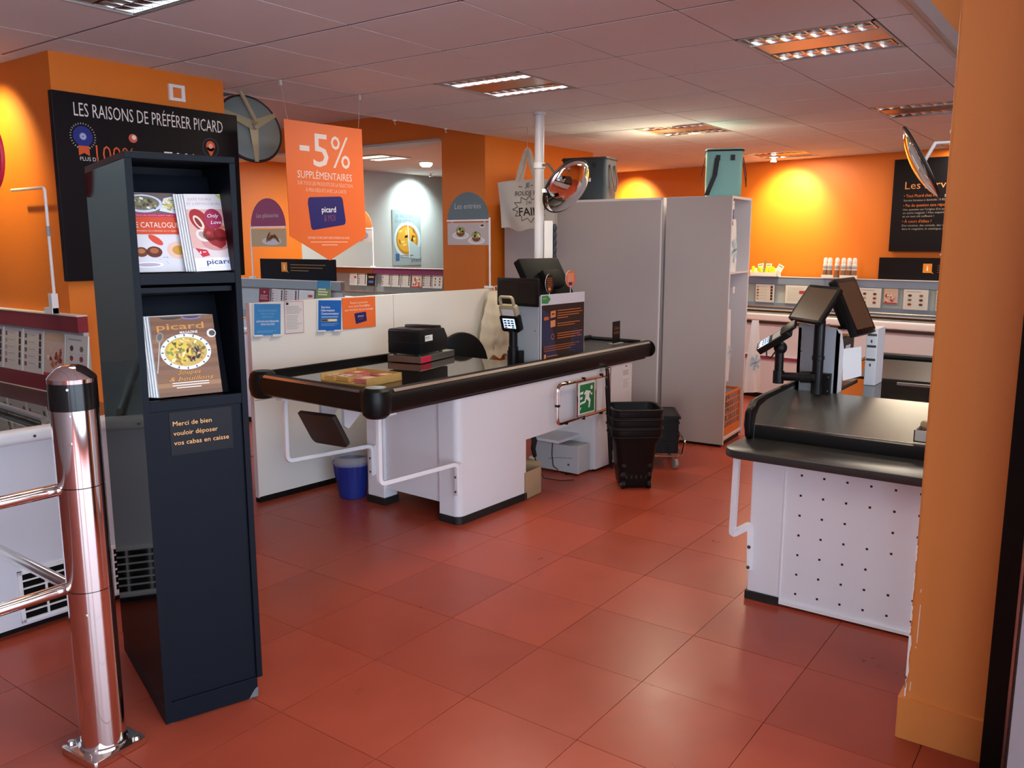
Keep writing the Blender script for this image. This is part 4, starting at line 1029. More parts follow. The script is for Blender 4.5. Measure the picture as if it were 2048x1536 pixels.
t = on_counter('cash_drawer', 'flat steel cash drawer base under the black receipt printer', 'cash drawer', .265, .585, ZT, 12)
B(0, .42, 0, .25, .004, .045).build('casing', 'steel_brushed', t, smooth=False, bev=.002)
B(0, .12, -.002, 0, .006, .043).build('red_patch', 'red_disc', t, smooth=False, label='red patch on the drawer front')  # flat red patch on the steel front
t = on_counter('receipt_printer', 'black receipt printer with a white label, on the first checkout counter', 'printer', .275, .60, ZT + .046, 12)
for x, y in ((.02, .02), (.28, .02), (.02, .2), (.28, .2)): MB().cyl((x, y, 0), (x, y, .012), .012, seg=10).build('foot', 'black_rubber', t)
MB().prism([(0, .010), (.34, .010), (.34, .07), (.345, .09), (.30, .155), (.14, .165), (.012, .165), (0, .155)], 0, .24, 'y').build('housing', 'printer_black', t, bev=.006)
MB().prism([(.16, .160), (.30, .150), (.29, .172), (.17, .180)], .02, .22, 'y').build('paper_lid', 'printer_black', t, bev=.004)
B(-.001, .345, -.001, .241, .082, .085).build('seam', 'black_rubber', t, smooth=False)
B(.06, .15, -.0012, 0, .088, .125).build('label_sticker', 'paper_white', t, smooth=False, label='white sticker')
Print().rect(.062, .112, .11, .116, '#77777a').rect(.062, .103, .12, .106, '#99999c').build('sticker_print', t, (0, -.0012, 0), (1, 0, 0), (0, 0, 1))
# office chair in the cashier's gap
t = on_counter('office_chair', 'black office chair with a rounded back, behind the receipt printer', 'chair', 1.0, .78, 0, -25)
for k in range(5):
    a = rad(72 * k); MB().tube([(0, 0, .09), (.24 * math.cos(a), .24 * math.sin(a), .07)], [.022, .014], 8).build('leg', 'black_plastic', t)
    MB().cyl((.24 * math.cos(a) - .02 * math.sin(a), .24 * math.sin(a) + .02 * math.cos(a), .03), (.24 * math.cos(a) + .02 * math.sin(a), .24 * math.sin(a) - .02 * math.cos(a), .03), .03, seg=12).build('castor', 'black_rubber', t)
MB().cyl((0, 0, .08), (0, 0, .46), .025, seg=12).build('column', 'black_plastic', t)
MB().prism(rrect(-.21, -.21, .21, .21, .07, 5), .46, .53).build('seat', 'black_plastic', t, bev=.015)
bk = [( .21 * math.cos(rad(a)), .70 + .25 * math.sin(rad(a))) for a in range(0, 181, 12)] + [(-.20, .62), (.20, .62)]
MB().prism(bk, .20, .245, 'y').build('backrest', 'black_plastic', t, bev=.012)
MB().tube([(0, .10, .50), (0, .25, .52), (0, .26, .70)], .018, 8).build('back_bar', 'black_plastic', t)

# tower with information poster, card terminal, customer display and cashier screen
t = on_counter('till_tower', 'grey till tower standing on the first checkout counter', 'till tower', .735, .015, ZT)
MB().prism([(0.006, 0), (.215, 0), (.215, .345), (0.006, .42)], 0, .50, 'x').build('casing', 'tower_grey', t, smooth=False, bev=.002)
MB().cyl((-.001, .03, .205), (-.003, .03, .205), .004, seg=8).build('screw', 'lamp_dark', t)
t = on_counter('info_poster', 'dark printed information poster with a white top band, on the front of the till tower', 'poster', .745, .0135, ZT + .004)
B(0, .49, -.006, 0, 0, .424).build('sheet', 'paper_white', t, smooth=False, bev=.001)
p = Print(); W, H = .49, .424
p.rect(0.004, .004, W - .004, H * .845, '#2b211f').rect(0, H * .845, W, H, '#cfcfd6')
p.poly([(.004, H * .875), (.07, H * .865), (.10, H * .93), (.07, H * .99), (.004, H * .985)], '#3f8a4c', 1).rect(.012, H * .935, .05, H * .955, '#7fae86', 2)
p.poly([(.06, .004), (.18, .004), (.10, H * .70), (.004, H * .80), (.004, H * .3)], '#2a3350', 1).poly([(.30, .05), (.46, .02), (.48, .16), (.36, .20)], '#24304c', 1)
for k in range(7): p.line([(.36, .06 + k * .015), (.45, .035 + k * .015)], .004, '#141824', 2)
for k, (u, v, w_) in enumerate(((.10, .275, .055), (.10, .215, .052))): p.poly([(u, v), (u + w_, v + .004), (u + w_, v + .046), (u, v + .042)], '#d98a56', 2)
p.disc(.045, .275, .018, .012, '#c7642c', 2).disc(.068, .275, .014, .010, '#c7642c', 2).rect(.112, .294, .142, .304, '#5a3420', 3)
for k, v in enumerate((.315, .298, .283, .268, .232, .218)): p.rect(.175, v, .175 + (.27, .29, .25, .12, .26, .2)[k], v + .0055, '#b5672f', 2)
p.ring(.125, .155, .014, .018, '#b5672f', 2)
for k, v in enumerate((.168, .153, .138)): p.rect(.175, v, .175 + (.29, .26, .28)[k], v + .0055, '#b5672f', 2)
for k, v in enumerate((.094, .080, .066)): p.rect(.03, v, .03 + (.40, .36, .30)[k], v + .005, '#9a5a2c', 2)
p.rect(.03, .018, .052, .048, '#d98a56', 2).rect(.06, .030, .18, .036, '#b5672f', 2)
p.build('print', t, (0, -.006, 0), (1, 0, 0), (0, 0, 1), .0005)
t = on_counter('card_terminal', 'beige and black card terminal with lit keypad on a stub pole at the first till', 'card terminal', .690, .185, ZT)
B(-.01, .042, -.055, .04, 0, .075).build('base_plate', 'black_plastic', t, smooth=False, bev=.002)
MB().lathe([(.032, .0), (.032, .10), (.027, .102), (.027, .185), (.030, .187), (.030, .215)], 20).build('pole', 'black_plastic', t)
Mt = Matrix.Translation((-.025, 0, .275)) @ Matrix.Rotation(rad(-18), 4, 'Y')
MB().prism(rrect(-.072, -.078, .072, .030, .016, 4), -.022, .020, 'x').tf(Mt).build('keypad_body', 'black_plastic', t, bev=.003)
MB().prism(rrect(-.065, .020, .065, .095, .018, 4), -.016, .020, 'x').tf(Mt).build('head', 'terminal_beige', t, bev=.003)
MB().tube([Mt @ Vector(q) for q in arc_path([(-.004, -.05, .085), (-.004, -.05, .150), (-.004, .05, .150), (-.004, .05, .085)], .02, 4)], .010, 8).build('privacy_loop', 'terminal_beige', t)
MB().box(-.0235, -.0218, -.046, .046, -.052, .012).tf(Mt).build('lit_screen', 'screen_lit', t, smooth=False)
MB().box(-.0175, -.0165, -.046, .046, .028, .072).tf(Mt).build('display', 'can_white', t, smooth=False)
p = Print()
for a in range(3):
    for b_ in range(3): p.rect(-.040 + b_ * .028, -.006 - a * .016, -.018 + b_ * .028, .004 - a * .016, '#2b3c66')
p.rect(-.040, -.050, -.018, -.042, '#b4302a').rect(.016, -.050, .038, -.042, '#2f8a3a')
o_ = p.build('keys', t, (0, 0, 0), (0, -1, 0), (0, 0, 1)); o_.data.transform(Mt @ Matrix.Translation((-.0238, 0, 0)))
t = on_counter('customer_display', 'flat black customer display facing the entrance at the first till', 'screen', .715, .335, ZT + .355, 0)
MB().box(0, .016, -.325, 0, 0, .175).build('housing', 'black_plastic', t, bev=.004)
B(-.0012, 0, -.305, -.02, .018, .157).build('screen', 'screen_dark', t, smooth=False)
Print().rect(0, 0, .14, .125, '#1a1512').rect(.15, .0, .275, .125, '#14110f').build('screen_image', t, (-.0012, -.025, .025), (0, -1, 0), (0, 0, 1))
MB().tube([(.016, -.15, .05), (.06, -.16, .0), (.08, -.17, -.06)], .012, 8).build('arm', 'black_plastic', t)
MB().cyl((.08, -.17, -.06), (.08, -.17, -.005 - .12 + .115), .02, seg=10).build('swivel', 'black_plastic', t)
t = on_counter('cashier_screen', 'black cashier touch screen seen from behind above the till tower', 'screen', .93, .11, ZT + .375, 0)
Mm = Matrix.Translation((.08, .05, .150)) @ Matrix.Rotation(rad(-30), 4, 'X')
MB().prism(rrect(-.22, -.14, .22, .14, .012, 3), -.006, .04, 'y').tf(Mm).build('housing', 'black_matte', t, bev=.006)
MB().box(-.20, .20, .040, .0415, -.12, .12).tf(Mm).build('screen', 'screen_dark', t, smooth=False)
MB().prism(rrect(-.09, -.09, .09, .03, .01, 3), -.055, -.006, 'y').tf(Mm).build('stand_neck', 'black_matte', t, bev=.005)
MB().cyl((.08, .05, 0.0), (.08, .03, .10), .045, .035, 16).build('stand_column', 'black_plastic', t)
def wobbler(label, s, y, z, w, h, c1, sq):
    t = on_counter('price_wobbler', label, 'tag', s, y, z, 0, 'oval tags at the first till')
    MB().prism([(w * math.cos(rad(a)), h + h * math.sin(rad(a))) for a in range(0, 360, 15)], 0, .002, 'y').build('oval', 'paper_white', t, smooth=False)
    p = Print().disc(0, h, w, h, c1, 0, 24)
    for k in range(5): p.rect(-w * .6, h * (1.5 - k * .2), w * .6, h * (1.56 - k * .2), '#f2cdb8' if sq else '#b5672f', 1)
    p.rect(-w * .35, h * .25, w * .30, h * .58, '#2a2a72' if sq else '#d9743a', 1)
    p.build('print', t, (0, 0, 0), (1, 0, 0), (0, 0, 1))
    MB().cyl((0, .001, -.04), (0, .001, .01), .002, seg=6).build('stem', 'paper_white', t)
wobbler('orange oval tag sticking up beside the cashier screen', 1.085, .02, ZT + .463, .057, .055, '#d5744e', True)
wobbler('dark oval tag with orange lines stuck on the cashier screen back', .865, .03, ZT + .435, .045, .060, '#2b1a12', False)
t = on_counter('closed_sign', 'small black standing sign with orange letters at the far end of the first counter', 'sign', 1.86, .165, ZT + .006, 6)
B(0, .125, -.002, .002, .004, .165).build('plate', 'sign_black', t, smooth=False)
B(0, .13, -.03, .03, 0, .004).build('foot', 'clear_tray', t, smooth=False)
Print().text('Caisse', .062, .105, .034, '#c2611f', 0, 'c', width=.085).text('fermée', .062, .072, .034, '#c2611f', 0, 'c', width=.085).build('lettering', t, (0, -.002, 0), (1, 0, 0), (0, 0, 1))

# --- under and beside that counter
t = on_counter('waste_bin', 'blue plastic waste bin with a clear liner behind the counter post', 'waste bin', -.03, .92, 0)
MB().lathe([(.085, 0), (.088, .003), (.118, .235), (.122, .235), (.112, .20), (.084, .008), (.0001, .006)], 28).build('bucket', 'blue_plastic', t)
for k in range(22):
    a = 2 * math.pi * k / 22; MB().tube([(.104 * math.cos(a), .104 * math.sin(a), .12), (.119 * math.cos(a), .119 * math.sin(a), .225)], .003, 5).build('rib', 'blue_plastic', t)
MB().lathe([(.124, .215), (.131, .225), (.127, .245), (.130, .262), (.120, .272), (.108, .25), (.104, .2)], 24).build('liner', 'bag_film', t, label='clear plastic liner')
t = on_counter('cardboard_box', 'torn brown cardboard box on the floor behind the counter leg', 'box', .625, .0, 0, 6)
MB().box(-.06, .14, 0, .004, 0, .175).box(-.06, .14, .176, .18, 0, .175).box(-.06, -.056, 0, .18, 0, .175).box(.136, .14, 0, .18, 0, .175).box(-.06, .14, 0, .18, 0, .004).build('carton', 'cardboard', t, smooth=False)
MB().prism([(-.06, .165), (.14, .165), (.135, .20), (.10, .212), (.07, .205), (.02, .222), (-.06, .228)], .170, .173, 'y').build('torn_flap', 'cardboard', t, smooth=False)
MB().hexa([(.136, .0, .163), (.139, .0, .166), (.139, .176, .166), (.136, .176, .163)], [(.16, .02, .200), (.163, .02, .20), (.168, .15, .19), (.165, .15, .19)]).build('torn_flap', 'cardboard', t, smooth=False)
t = on_counter('computer_case', 'off-white computer case lying on the floor under the first counter', 'computer', 1.225, .035, 0, 2)
B(0, .155, 0, .37, .012, .205).build('case', 'pc_white', t, smooth=False, bev=.006)
for x in (.03, .33): MB().cyl((.05, x, 0), (.05, x, .013), .014, seg=10).build('foot', 'black_rubber', t)
MB().cyl((-.001, .08, .07), (-.003, .08, .07), .008, seg=10).build('power_button', 'lamp_dark', t)
MB().tube([(-.001, .25, .09), (-.0015, .16, .11), (-.001, .05, .12)], .0015, 5).build('groove', 'lamp_dark', t)
t = on_counter('power_cables', 'loose black cables hanging under the first counter onto the floor', 'cables', 1.0, .3, 0)
MB().tube([(.12, -.12, .24), (.10, -.13, .16), (.13, -.12, .07), (.22, -.10, .02), (.36, -.08, .006), (.46, -.12, .006)], .0035, 6).build('cable', 'black_rubber', t)
MB().tube([(.07, .02, .30), (.05, .0, .2), (.04, -.05, .08), (.02, -.12, .008), (.05, -.24, .005), (.12, -.30, .005)], .0035, 6).build('cable', 'black_rubber', t)
MB().tube([(.42, -.02, .006), (.34, -.14, .005), (.26, -.22, .005), (.20, -.18, .005), (.30, -.10, .006)], .0035, 6).build('cable', 'black_rubber', t)
MB().tube([(.06, .01, .30), (.075, .0, .24), (.06, .0, .19), (.08, 0, .13)], [.016, .020, .017, .014], 8).build('cable_bundle', 'black_rubber', t)

# swing gate with the exit pictogram
t = on_counter('swing_gate', 'small chrome swing gate with a green exit sign in front of the first counter', 'gate', .825, -.065, 0)
x0, x1, z0, z1 = 0, .62, .445, .70
fr = arc_path([(x1, 0, z0 + .01), (x0, 0, z0), (x0, 0, z1), (x1, 0, z1 - .01)], .045, 5)
MB().tube(fr, .0105, 10).build('frame', 'chrome', t)
for x in (.225, .445): MB().cyl((x, 0, z0 + .004), (x, 0, z1 - .004), .007, seg=8).build('bar', 'chrome', t)
for (x, z) in ((.10, z0 - .006), (.30, z0 - .006), (.52, z0 - .004), (.30, z1 + .002), (.52, z1), (.10, z1)): MB().box(x - .006, x + .006, -.012, .012, z - .008, z + .012).build('clamp', 'black_plastic', t, smooth=False)
B(-.012, .012, -.013, .013, .56, .575).build('stop', 'black_rubber', t, smooth=False)
sg = B(.238, .432, -.006, .004, z0 + .022, z1 - .022).build('exit_sign', 'paper_white', t, smooth=False, bev=.003, label='green and white exit sign with a running figure')
p = Print(); w, h = .194, z1 - z0 - .044
p.rect(.010, .010, w - .010, h - .010, '#1f7a44')
p.disc(.150, h - .040, .014, .014, '#eef0ec', 1, 14)
p.poly([(.060, h - .068), (.085, h - .052), (.130, h - .062), (.120, h - .100), (.140, h - .125), (.128, h - .175), (.112, h - .172), (.118, h - .132), (.090, h - .112), (.074, h - .135), (.034, h - .140), (.034, h - .126), (.066, h - .122), (.082, h - .075), (.066, h - .085)], '#eef0ec', 1)
p.poly([(.125, h - .068), (.148, h - .092), (.160, h - .088), (.158, h - .076), (.146, h - .080), (.132, h - .058)], '#eef0ec', 1)
for k in range(4): p.poly([(.012, h - .060 - k * .034), (.052 - k * .008, h - .056 - k * .034), (.044 - k * .008, h - .074 - k * .034), (.012, h - .074 - k * .034)], '#eef0ec', 1)
p.build('pictogram', sg, (.238, -.006, z0 + .022), (1, 0, 0), (0, 0, 1), .0005)
MB().cyl((x1, 0, z0 - .03), (x1, 0, z1 + .04), .013, seg=12).build('pivot_post', 'chrome_soft', t)
for z in (z0 - .02, z1 + .03): B(x1 - .02, x1 + .02, -.005, .064, z - .012, z + .012).build('wall_bracket', 'chrome_soft', t, smooth=False)

# stacked rolling baskets
def basket(label, z, first=None):
    if first is not None:
        return copy_tree(first, None, (first.location.x, first.location.y, z), label)
    t = thing('rolling_basket', label, 'basket', (-2.545, 4.865, z), 40, 'stacked black rolling baskets')
    n = 26
    def ring(w, d, zz, r): return [(x, y, zz) for x, y in rrect(-w, -d, w, d, r, 6)]
    prof_ = [(.098, .085, .012, .03), (.105, .092, .03, .035), (.135, .118, .30, .05), (.160, .140, .35, .055), (.166, .146, .385, .06), (.166, .146, .41, .06), (.154, .134, .41, .055), (.150, .130, .37, .05), (.125, .108, .30, .045), (.096, .083, .03, .03)]
    rings = [ring(*q) for q in prof_]; m_ = len(rings[0]); mb = MB(); vs = [v for rr in rings for v in rr]; fs = []
    for i in range(len(rings) - 1):
        for k in range(m_): fs.append((i * m_ + k, i * m_ + (k + 1) % m_, (i + 1) * m_ + (k + 1) % m_, (i + 1) * m_ + k))
    fs.append(tuple(range(m_ - 1, -1, -1))); fs.append(tuple((len(rings) - 1) * m_ + k for k in range(m_)))
    mb.add(vs, fs).build('tub', 'basket_black', t)
    MB().tube([(x, y, .405) for x, y in rrect(-.168, -.148, .168, .148, .06, 6)], .007, 6, closed=True).build('rim', 'basket_black', t)
    MB().tube([(x, y, .352) for x, y in rrect(-.164, -.144, .164, .144, .058, 6)], .005, 6, closed=True).build('rib', 'basket_black', t)
    for s in (-1, 1):
        MB().cyl((s * .085 - .012, -.082, .028), (s * .085 + .012, -.082, .028), .028, seg=16).build('wheel', 'basket_black', t)
        MB().cyl((s * .099, -.082, .028), (s * .103, -.082, .028), .008, seg=10).build('hub', 'chrome_soft', t)
    for k in range(5): B(-.07 + k * .032, -.058 + k * .032, -.098, -.094, .07, .12).build('slot', 'black_rubber', t, smooth=False)
    # pull handle on the left side, leaning outwards
    MB().tube(arc_path([(-.150, -.025, .12), (-.185, -.03, .66), (-.185, .045, .66), (-.150, .040, .12)], .015, 3), .006, 8).build('pull_handle', 'basket_black', t)
    return t
b0 = basket('lowest black rolling basket of the stack in front of the tall grey cabinet', 0)
basket('middle black rolling basket of the stack in front of the tall grey cabinet', .062, b0)
basket('topmost black rolling basket of the stack in front of the tall grey cabinet', .124, b0)
t = thing('crate_trolley', 'black crate on a chrome trolley half hidden behind the stacked baskets', 'trolley', (-2.66, 5.48, 0), 32)
mb = MB(); w, d_, z0, z1 = .115, .17, .115, .385
mb.box(-w, w, -d_, -d_ + .008, z0, z1).box(-w, w, d_ - .008, d_, z0, z1).box(-w, -w + .008, -d_, d_, z0, z1).box(w - .008, w, -d_, d_, z0, z1).box(-w, w, -d_, d_, z0, z0 + .008)
mb.build('crate', 'basket_black', t, smooth=False, bev=.002)
for z in (.19, .26, .33): MB().box(-w - .006, w + .006, -d_ - .006, d_ + .006, z, z + .012).build('rib', 'basket_black', t, smooth=False)
B(-w - .012, w + .012, -d_ - .012, d_ + .012, z1 - .02, z1 - .004).build('rim', 'basket_black', t, smooth=False)
for x in (-.05, 0, .05): B(x - .006, x + .006, -d_ - .009, -d_ + .002, z0, z1).build('stile', 'basket_black', t, smooth=False)
MB().tube(arc_path([(-w, -d_ - .02, .10), (w + .03, -d_ - .02, .10), (w + .03, d_, .10), (-w, d_, .10)], .02, 3), .007, 8).build('chassis', 'chrome_soft', t)
MB().tube(arc_path([(w + .03, -d_ + .02, .10), (w + .05, -d_ + .02, .20), (w + .05, d_ - .04, .20), (w + .03, d_ - .04, .10)], .02, 3), .007, 8).build('handle', 'chrome', t)
for x in (-.09, .10):
    for y in (-.16, .14):
        MB().tube([(x, y, .095), (x, y, .06)], .008, 8).build('fork', 'chrome_soft', t)
        MB().lathe([(.012, -.012), (.036, -.011), (.038, 0), (.036, .011), (.012, .012)], 18, o=(x, y, .038), ax=(1, .3, 0)).build('wheel', 'wheel_grey', t)
MB().box(-.02, .02, -.03, .03, 0, .04).tf(Matrix.Translation(Vector((0, 0, -5)))) if False else None

# ================================================================== TALL CABINETS
KX, KY, KRZ = -2.462, 6.19, 4.5       # front right corner of the right cabinet, slight turn
KM = Matrix.Translation((KX, KY, 0)) @ Matrix.Rotation(rad(KRZ), 4, 'Z')
def on_cab(name, label, cat, x, y, z, rz=0, group=None):
    return thing(name, label, cat, KM @ Vector((x, y, z)), KRZ + rz, group)
HC = 1.938
t = on_cab('tall_cabinet', 'tall grey cabinet with an open right side full of hanging bags', 'cabinet', 0, 0, 0)
B(-.52, 0, 0, .018, .02, HC).build('back_panel', 'cabinet_grey', t, smooth=False, bev=.001)
B(-.52, 0, .49, .508, .02, HC).build('far_panel', 'cabinet_edge', t, smooth=False, bev=.001)
B(-.52, 0, 0.018, .49, HC - .02, HC).build('top_panel', 'cabinet_edge', t, smooth=False)
B(-.52, 0, 0.018, .49, .05, .07).build('bottom_panel', 'cabinet_edge', t, smooth=False)
B(-.50, -.02, .01, .49, 0, .05).build('plinth', 'black_plastic', t, smooth=False)
B(-.52, -.505, .018, .49, .07, HC - .02).build('inner_panel', 'cabinet_edge', t, smooth=False)
B(-.001, .003, 0, .016, .02, HC).build('edge_band', 'cabinet_edge', t, smooth=False)
B(-.001, .003, .492, .508, .02, HC).build('edge_band', 'cabinet_edge', t, smooth=False)
B(-.30, 0, .018, .49, 1.352, 1.364).build('shelf', 'cabinet_edge', t, smooth=False)
t = on_cab('tall_cabinet', 'wider tall grey cabinet behind the first checkout, left of the open one', 'cabinet', -.545, -.012, 0)
B(-1.46, 0, 0, .018, .02, HC).build('door_panel', 'cabinet_grey', t, smooth=False, bev=.001)
MB().box(-1.46, 0, -.004, 0, HC - .018, HC).box(-.014, 0, -.004, 0, .02, HC).build('edge_band', 'cabinet_edge', t, smooth=False)
B(-1.46, 0, .018, .50, .02, HC).build('carcass', 'cabinet_edge', t, smooth=False)
B(-1.44, -.02, .01, .49, 0, .02).build('plinth', 'black_plastic', t, smooth=False)

# content of the open cabinet side
def flat_bag(name, label, x, y, z, w, h, matn, flake=False, rz=0, group=None, top=.6, wav=.01, th=.012, ty=None):
    """flat carrier bag hanging in the x=const plane of the cabinet side; local x across, z up"""
    t = on_cab(name, label, 'bag', x, y, z, 90 + rz, group)
    def f(sg):
        def g(u, v):
            ww = w * (1 - (1 - top) * v)
            xx = (u - .5) * ww + w * .5
            return (xx, sg * th * math.sin(math.pi * u) + wav * math.sin(u * 9 + v * 4) * (1 - v * .5), v * h)
        return g
    MB().grid(f(-1), 8, 10).build('front_side', matn, t); MB().grid(f(1), 8, 10).build('back_side', matn, t)
    if flake:
        p = Print(); r = random.Random(2)
        for k in range(6):
            a = k * 60 + 15
            ca, sa = math.cos(rad(a)), math.sin(rad(a))
            p.line([(0, 0), (ca * w * .30, sa * w * .38)], w * .035, '#8fc1d8')
            for q in (.4, .65, .85):
                for e in (-50, 50): p.line([(ca * w * .30 * q, sa * w * .38 * q), (ca * w * .30 * q + math.cos(rad(a + e)) * w * .10, sa * w * .38 * q + math.sin(rad(a + e)) * w * .10)], w * .028, '#8fc1d8', 1)
        p.text('picard', -w * .16, -w * .04, w * .13, '#2a3352', 2)
        p.build('snowflake_print', t, (w * .5, -th - wav - .002, h * .42), (1, 0, 0), (0, 0, 1), .001)
    return t
flat_bag('carrier_bag', 'white carrier bag with a blue snowflake on the upper shelf of the open cabinet', -.035, .03, 1.366, .25, .40, 'paper_white', True, top=.55)
flat_bag('cold_pack', 'dark blue cold bag hanging in the top of the open cabinet', -.04, .05, 1.72, .11, .15, 'blue_plastic', top=.8)
t = on_cab('price_ticket', 'small white price ticket at the top of the open cabinet', 'ticket', -.02, .06, 1.84, 90); B(0, .06, -.002, .002, 0, .06).build('card', 'paper_white', t, smooth=False); Print().rect(.01, .035, .05, .04, '#8a8a90').build('print', t, (0, -.002, 0), (1, 0, 0), (0, 0, 1))
for zh in (1.245,):
    t = on_cab('display_hook', 'steel display hook with a white price flag inside the open cabinet', 'hook', -.05, .018, zh, 90)
    MB().tube([(0, 0, 0), (.26, .0, .0)], .004, 6).build('rod', 'steel_brushed', t); B(.25, .29, -.003, .003, -.05, .0).build('price_flag', 'paper_white', t, smooth=False)
    MB().tube([(0, 0, -.05), (.10, 0, -.055), (.15, 0, -.03)], .004, 6).build('hook_end', 'steel_brushed', t)
flat_bag('carrier_bag', 'brown paper bag hanging in the middle of the open cabinet', -.06, .06, .72, .17, .40, 'cardboard', top=.9)
flat_bag('carrier_bag', 'white snowflake bag hanging at the lower front of the open cabinet', -.02, -.005, .52, .17, .56, 'paper_white', True, top=.5)
flat_bag('carrier_bag', 'white snowflake bag hanging outside at the far edge of the open cabinet', .003, .515, .36, .17, .60, 'paper_white', True, rz=-35, top=.45)
t = on_cab('wire_basket', 'orange wire basket of small goods in the bottom of the open cabinet', 'basket', -.02, .03, .075, 90)
W, H, D = .44, .33, .40
for y in (0, D):
    mb = MB()
    for k in range(9): mb.cyl((W * k / 8, y, .05), (W * k / 8, y, H), .0035, seg=5)
    for k in range(6): mb.cyl((0, y, .05 + (H - .05) * k / 5), (W, y, .05 + (H - .05) * k / 5), .0035, seg=5)
    mb.build('wire_mesh', 'orange_wire', t)
fr = MB()
for y in (0, D): fr.box(-.006, W + .006, y - .006, y + .006, H - .008, H + .008).box(-.006, .006, y - .006, y + .006, 0, H).box(W - .006, W + .006, y - .006, y + .006, 0, H)
fr.box(-.006, .006, 0, D, H - .008, H + .008).box(W - .006, W + .006, 0, D, H - .008, H + .008)
fr.build('frame', 'orange_wire', t, smooth=False)
B(0, W, -.008, .0, 0, .06).build('front_board', 'orange_wire', t, smooth=False)
B(0, W, 0, D, .0, .012).build('floor', 'orange_wire', t, smooth=False)
rr = random.Random(3)
for a in range(3):
    for b_ in range(2):
        x, z = .015 + a * .138, .014 + b_ * .14
        q = on_cab('frozen_pack', ('teal-printed pack in the orange wire basket, lower row near end', 'teal-printed pack in the orange wire basket, upper row near end', 'teal-printed pack in the orange wire basket, lower row middle', 'teal-printed pack in the orange wire basket, upper row middle', 'teal-printed pack in the orange wire basket, lower row far end', 'teal-printed pack in the orange wire basket, upper row far end')[a * 2 + b_],
                   'pack', -.09, .03 + x, .075 + z, 90, 'small packs in the orange wire basket')
        B(0, .128, 0, .05, 0, .135).build('box', 'crate_goods', q, smooth=False, bev=.004)
        Print().rect(.01, .01, .118, .125, rr.choice(['#7fa6b5', '#93aeb8', '#5c7f92'])).rect(.02, .05, .108, .10, '#6a3a33', 1).disc(.064, .075, .03, .02, '#d6d4cf', 2).build('print', q, (0, 0, 0), (1, 0, 0), (0, 0, 1))

# cooler bags on top
def cooler(label, x, y, w, d_, h, matn, rz, inner=None):
    t = on_cab('cooler_bag', label, 'cooler bag', x, y, HC, rz)
    def ringf(k, zz, e): return [(px * e, py * e, zz) for px, py in rrect(-w / 2, -d_ / 2, w / 2, d_ / 2, .035, 5)]
    rings = [ringf(0, .002, .93), ringf(0, .02, .97), ringf(0, h * .35, 1.0), ringf(0, h * .7, .985), ringf(0, h * .94, 1.0), ringf(0, h, 1.02)]
    m_ = len(rings[0]); fs = []
    for i in range(len(rings) - 1):
        for k in range(m_): fs.append((i * m_ + k, i * m_ + (k + 1) % m_, (i + 1) * m_ + (k + 1) % m_, (i + 1) * m_ + k))
    fs.append(tuple(range(m_ - 1, -1, -1)))
    MB().add([v for r_ in rings for v in r_], fs).build('body', matn, t)
    MB().prism([(px * 1.03, py * 1.03) for px, py in rrect(-w / 2, -d_ / 2, w / 2, d_ / 2, .035, 5)], h - .004, h + .014).build('lid', 'cooler_blue' if matn == 'cooler_blue' else matn, t, bev=.003)
    MB().tube([(px * 1.035, py * 1.035, h) for px, py in rrect(-w / 2, -d_ / 2, w / 2, d_ / 2, .035, 5)], .007, 6, closed=True).build('zip', 'strap_black', t)
    for s in (-1, 1):
        pts = [(s * (w / 2 + .004), -d_ * .22, h * .86), (s * (w / 2 + .03), -d_ * .24, h * .5), (s * (w / 2 + .035), -d_ * .05, h * .22), (s * (w / 2 + .03), d_ * .18, h * .45), (s * (w / 2 + .004), d_ * .22, h * .86)]
        st = MB()
        for p_, q_ in zip(pts, pts[1:]):
            p_, q_ = Vector(p_), Vector(q_); n_ = Vector((s * .004, 0, 0)); u_ = Vector((0, .018, 0)) if abs((q_ - p_).z) > abs((q_ - p_).y) * .6 else Vector((0, 0, .018))
            st.hexa([p_ - u_, p_ + u_, q_ + u_, q_ - u_], [p_ - u_ + n_, p_ + u_ + n_, q_ + u_ + n_, q_ - u_ + n_])
        st.build('carry_strap', 'strap_black', t, smooth=False)
    for x_ in (-w * .18, w * .22): B(x_ - .016, x_ + .016, -d_ / 2 - .008, -d_ / 2 + .01, h * .78, h * .9).build('strap_patch', 'strap_black', t, smooth=False)
    st = MB()
    pts = [Vector((-w * .20, -d_ / 2 - .008, h * .84)), Vector((-w * .26, -d_ / 2 - .03, h * .45)), Vector((-w * .42, -d_ / 2 - .02, h * .12)), Vector((-w * .46, -d_ / 2 - .01, h * .02))]
    for p_, q_ in zip(pts, pts[1:]):
        u_ = Vector((.018, 0, 0)); n_ = Vector((0, -.004, 0)); st.hexa([p_ - u_, p_ + u_, q_ + u_, q_ - u_], [p_ - u_ + n_, p_ + u_ + n_, q_ + u_ + n_, q_ - u_ + n_])
    st.build('shoulder_strap', 'strap_black', t, smooth=False)
    return t
cooler('teal cooler bag with black straps standing on the open tall cabinet', -.145, .215, .27, .28, .34, 'cooler_teal', 20)
cooler('dark blue cooler bag on the wider tall cabinet, behind the round mirror', -1.32, .26, .40, .27, .34, 'cooler_blue', 6)

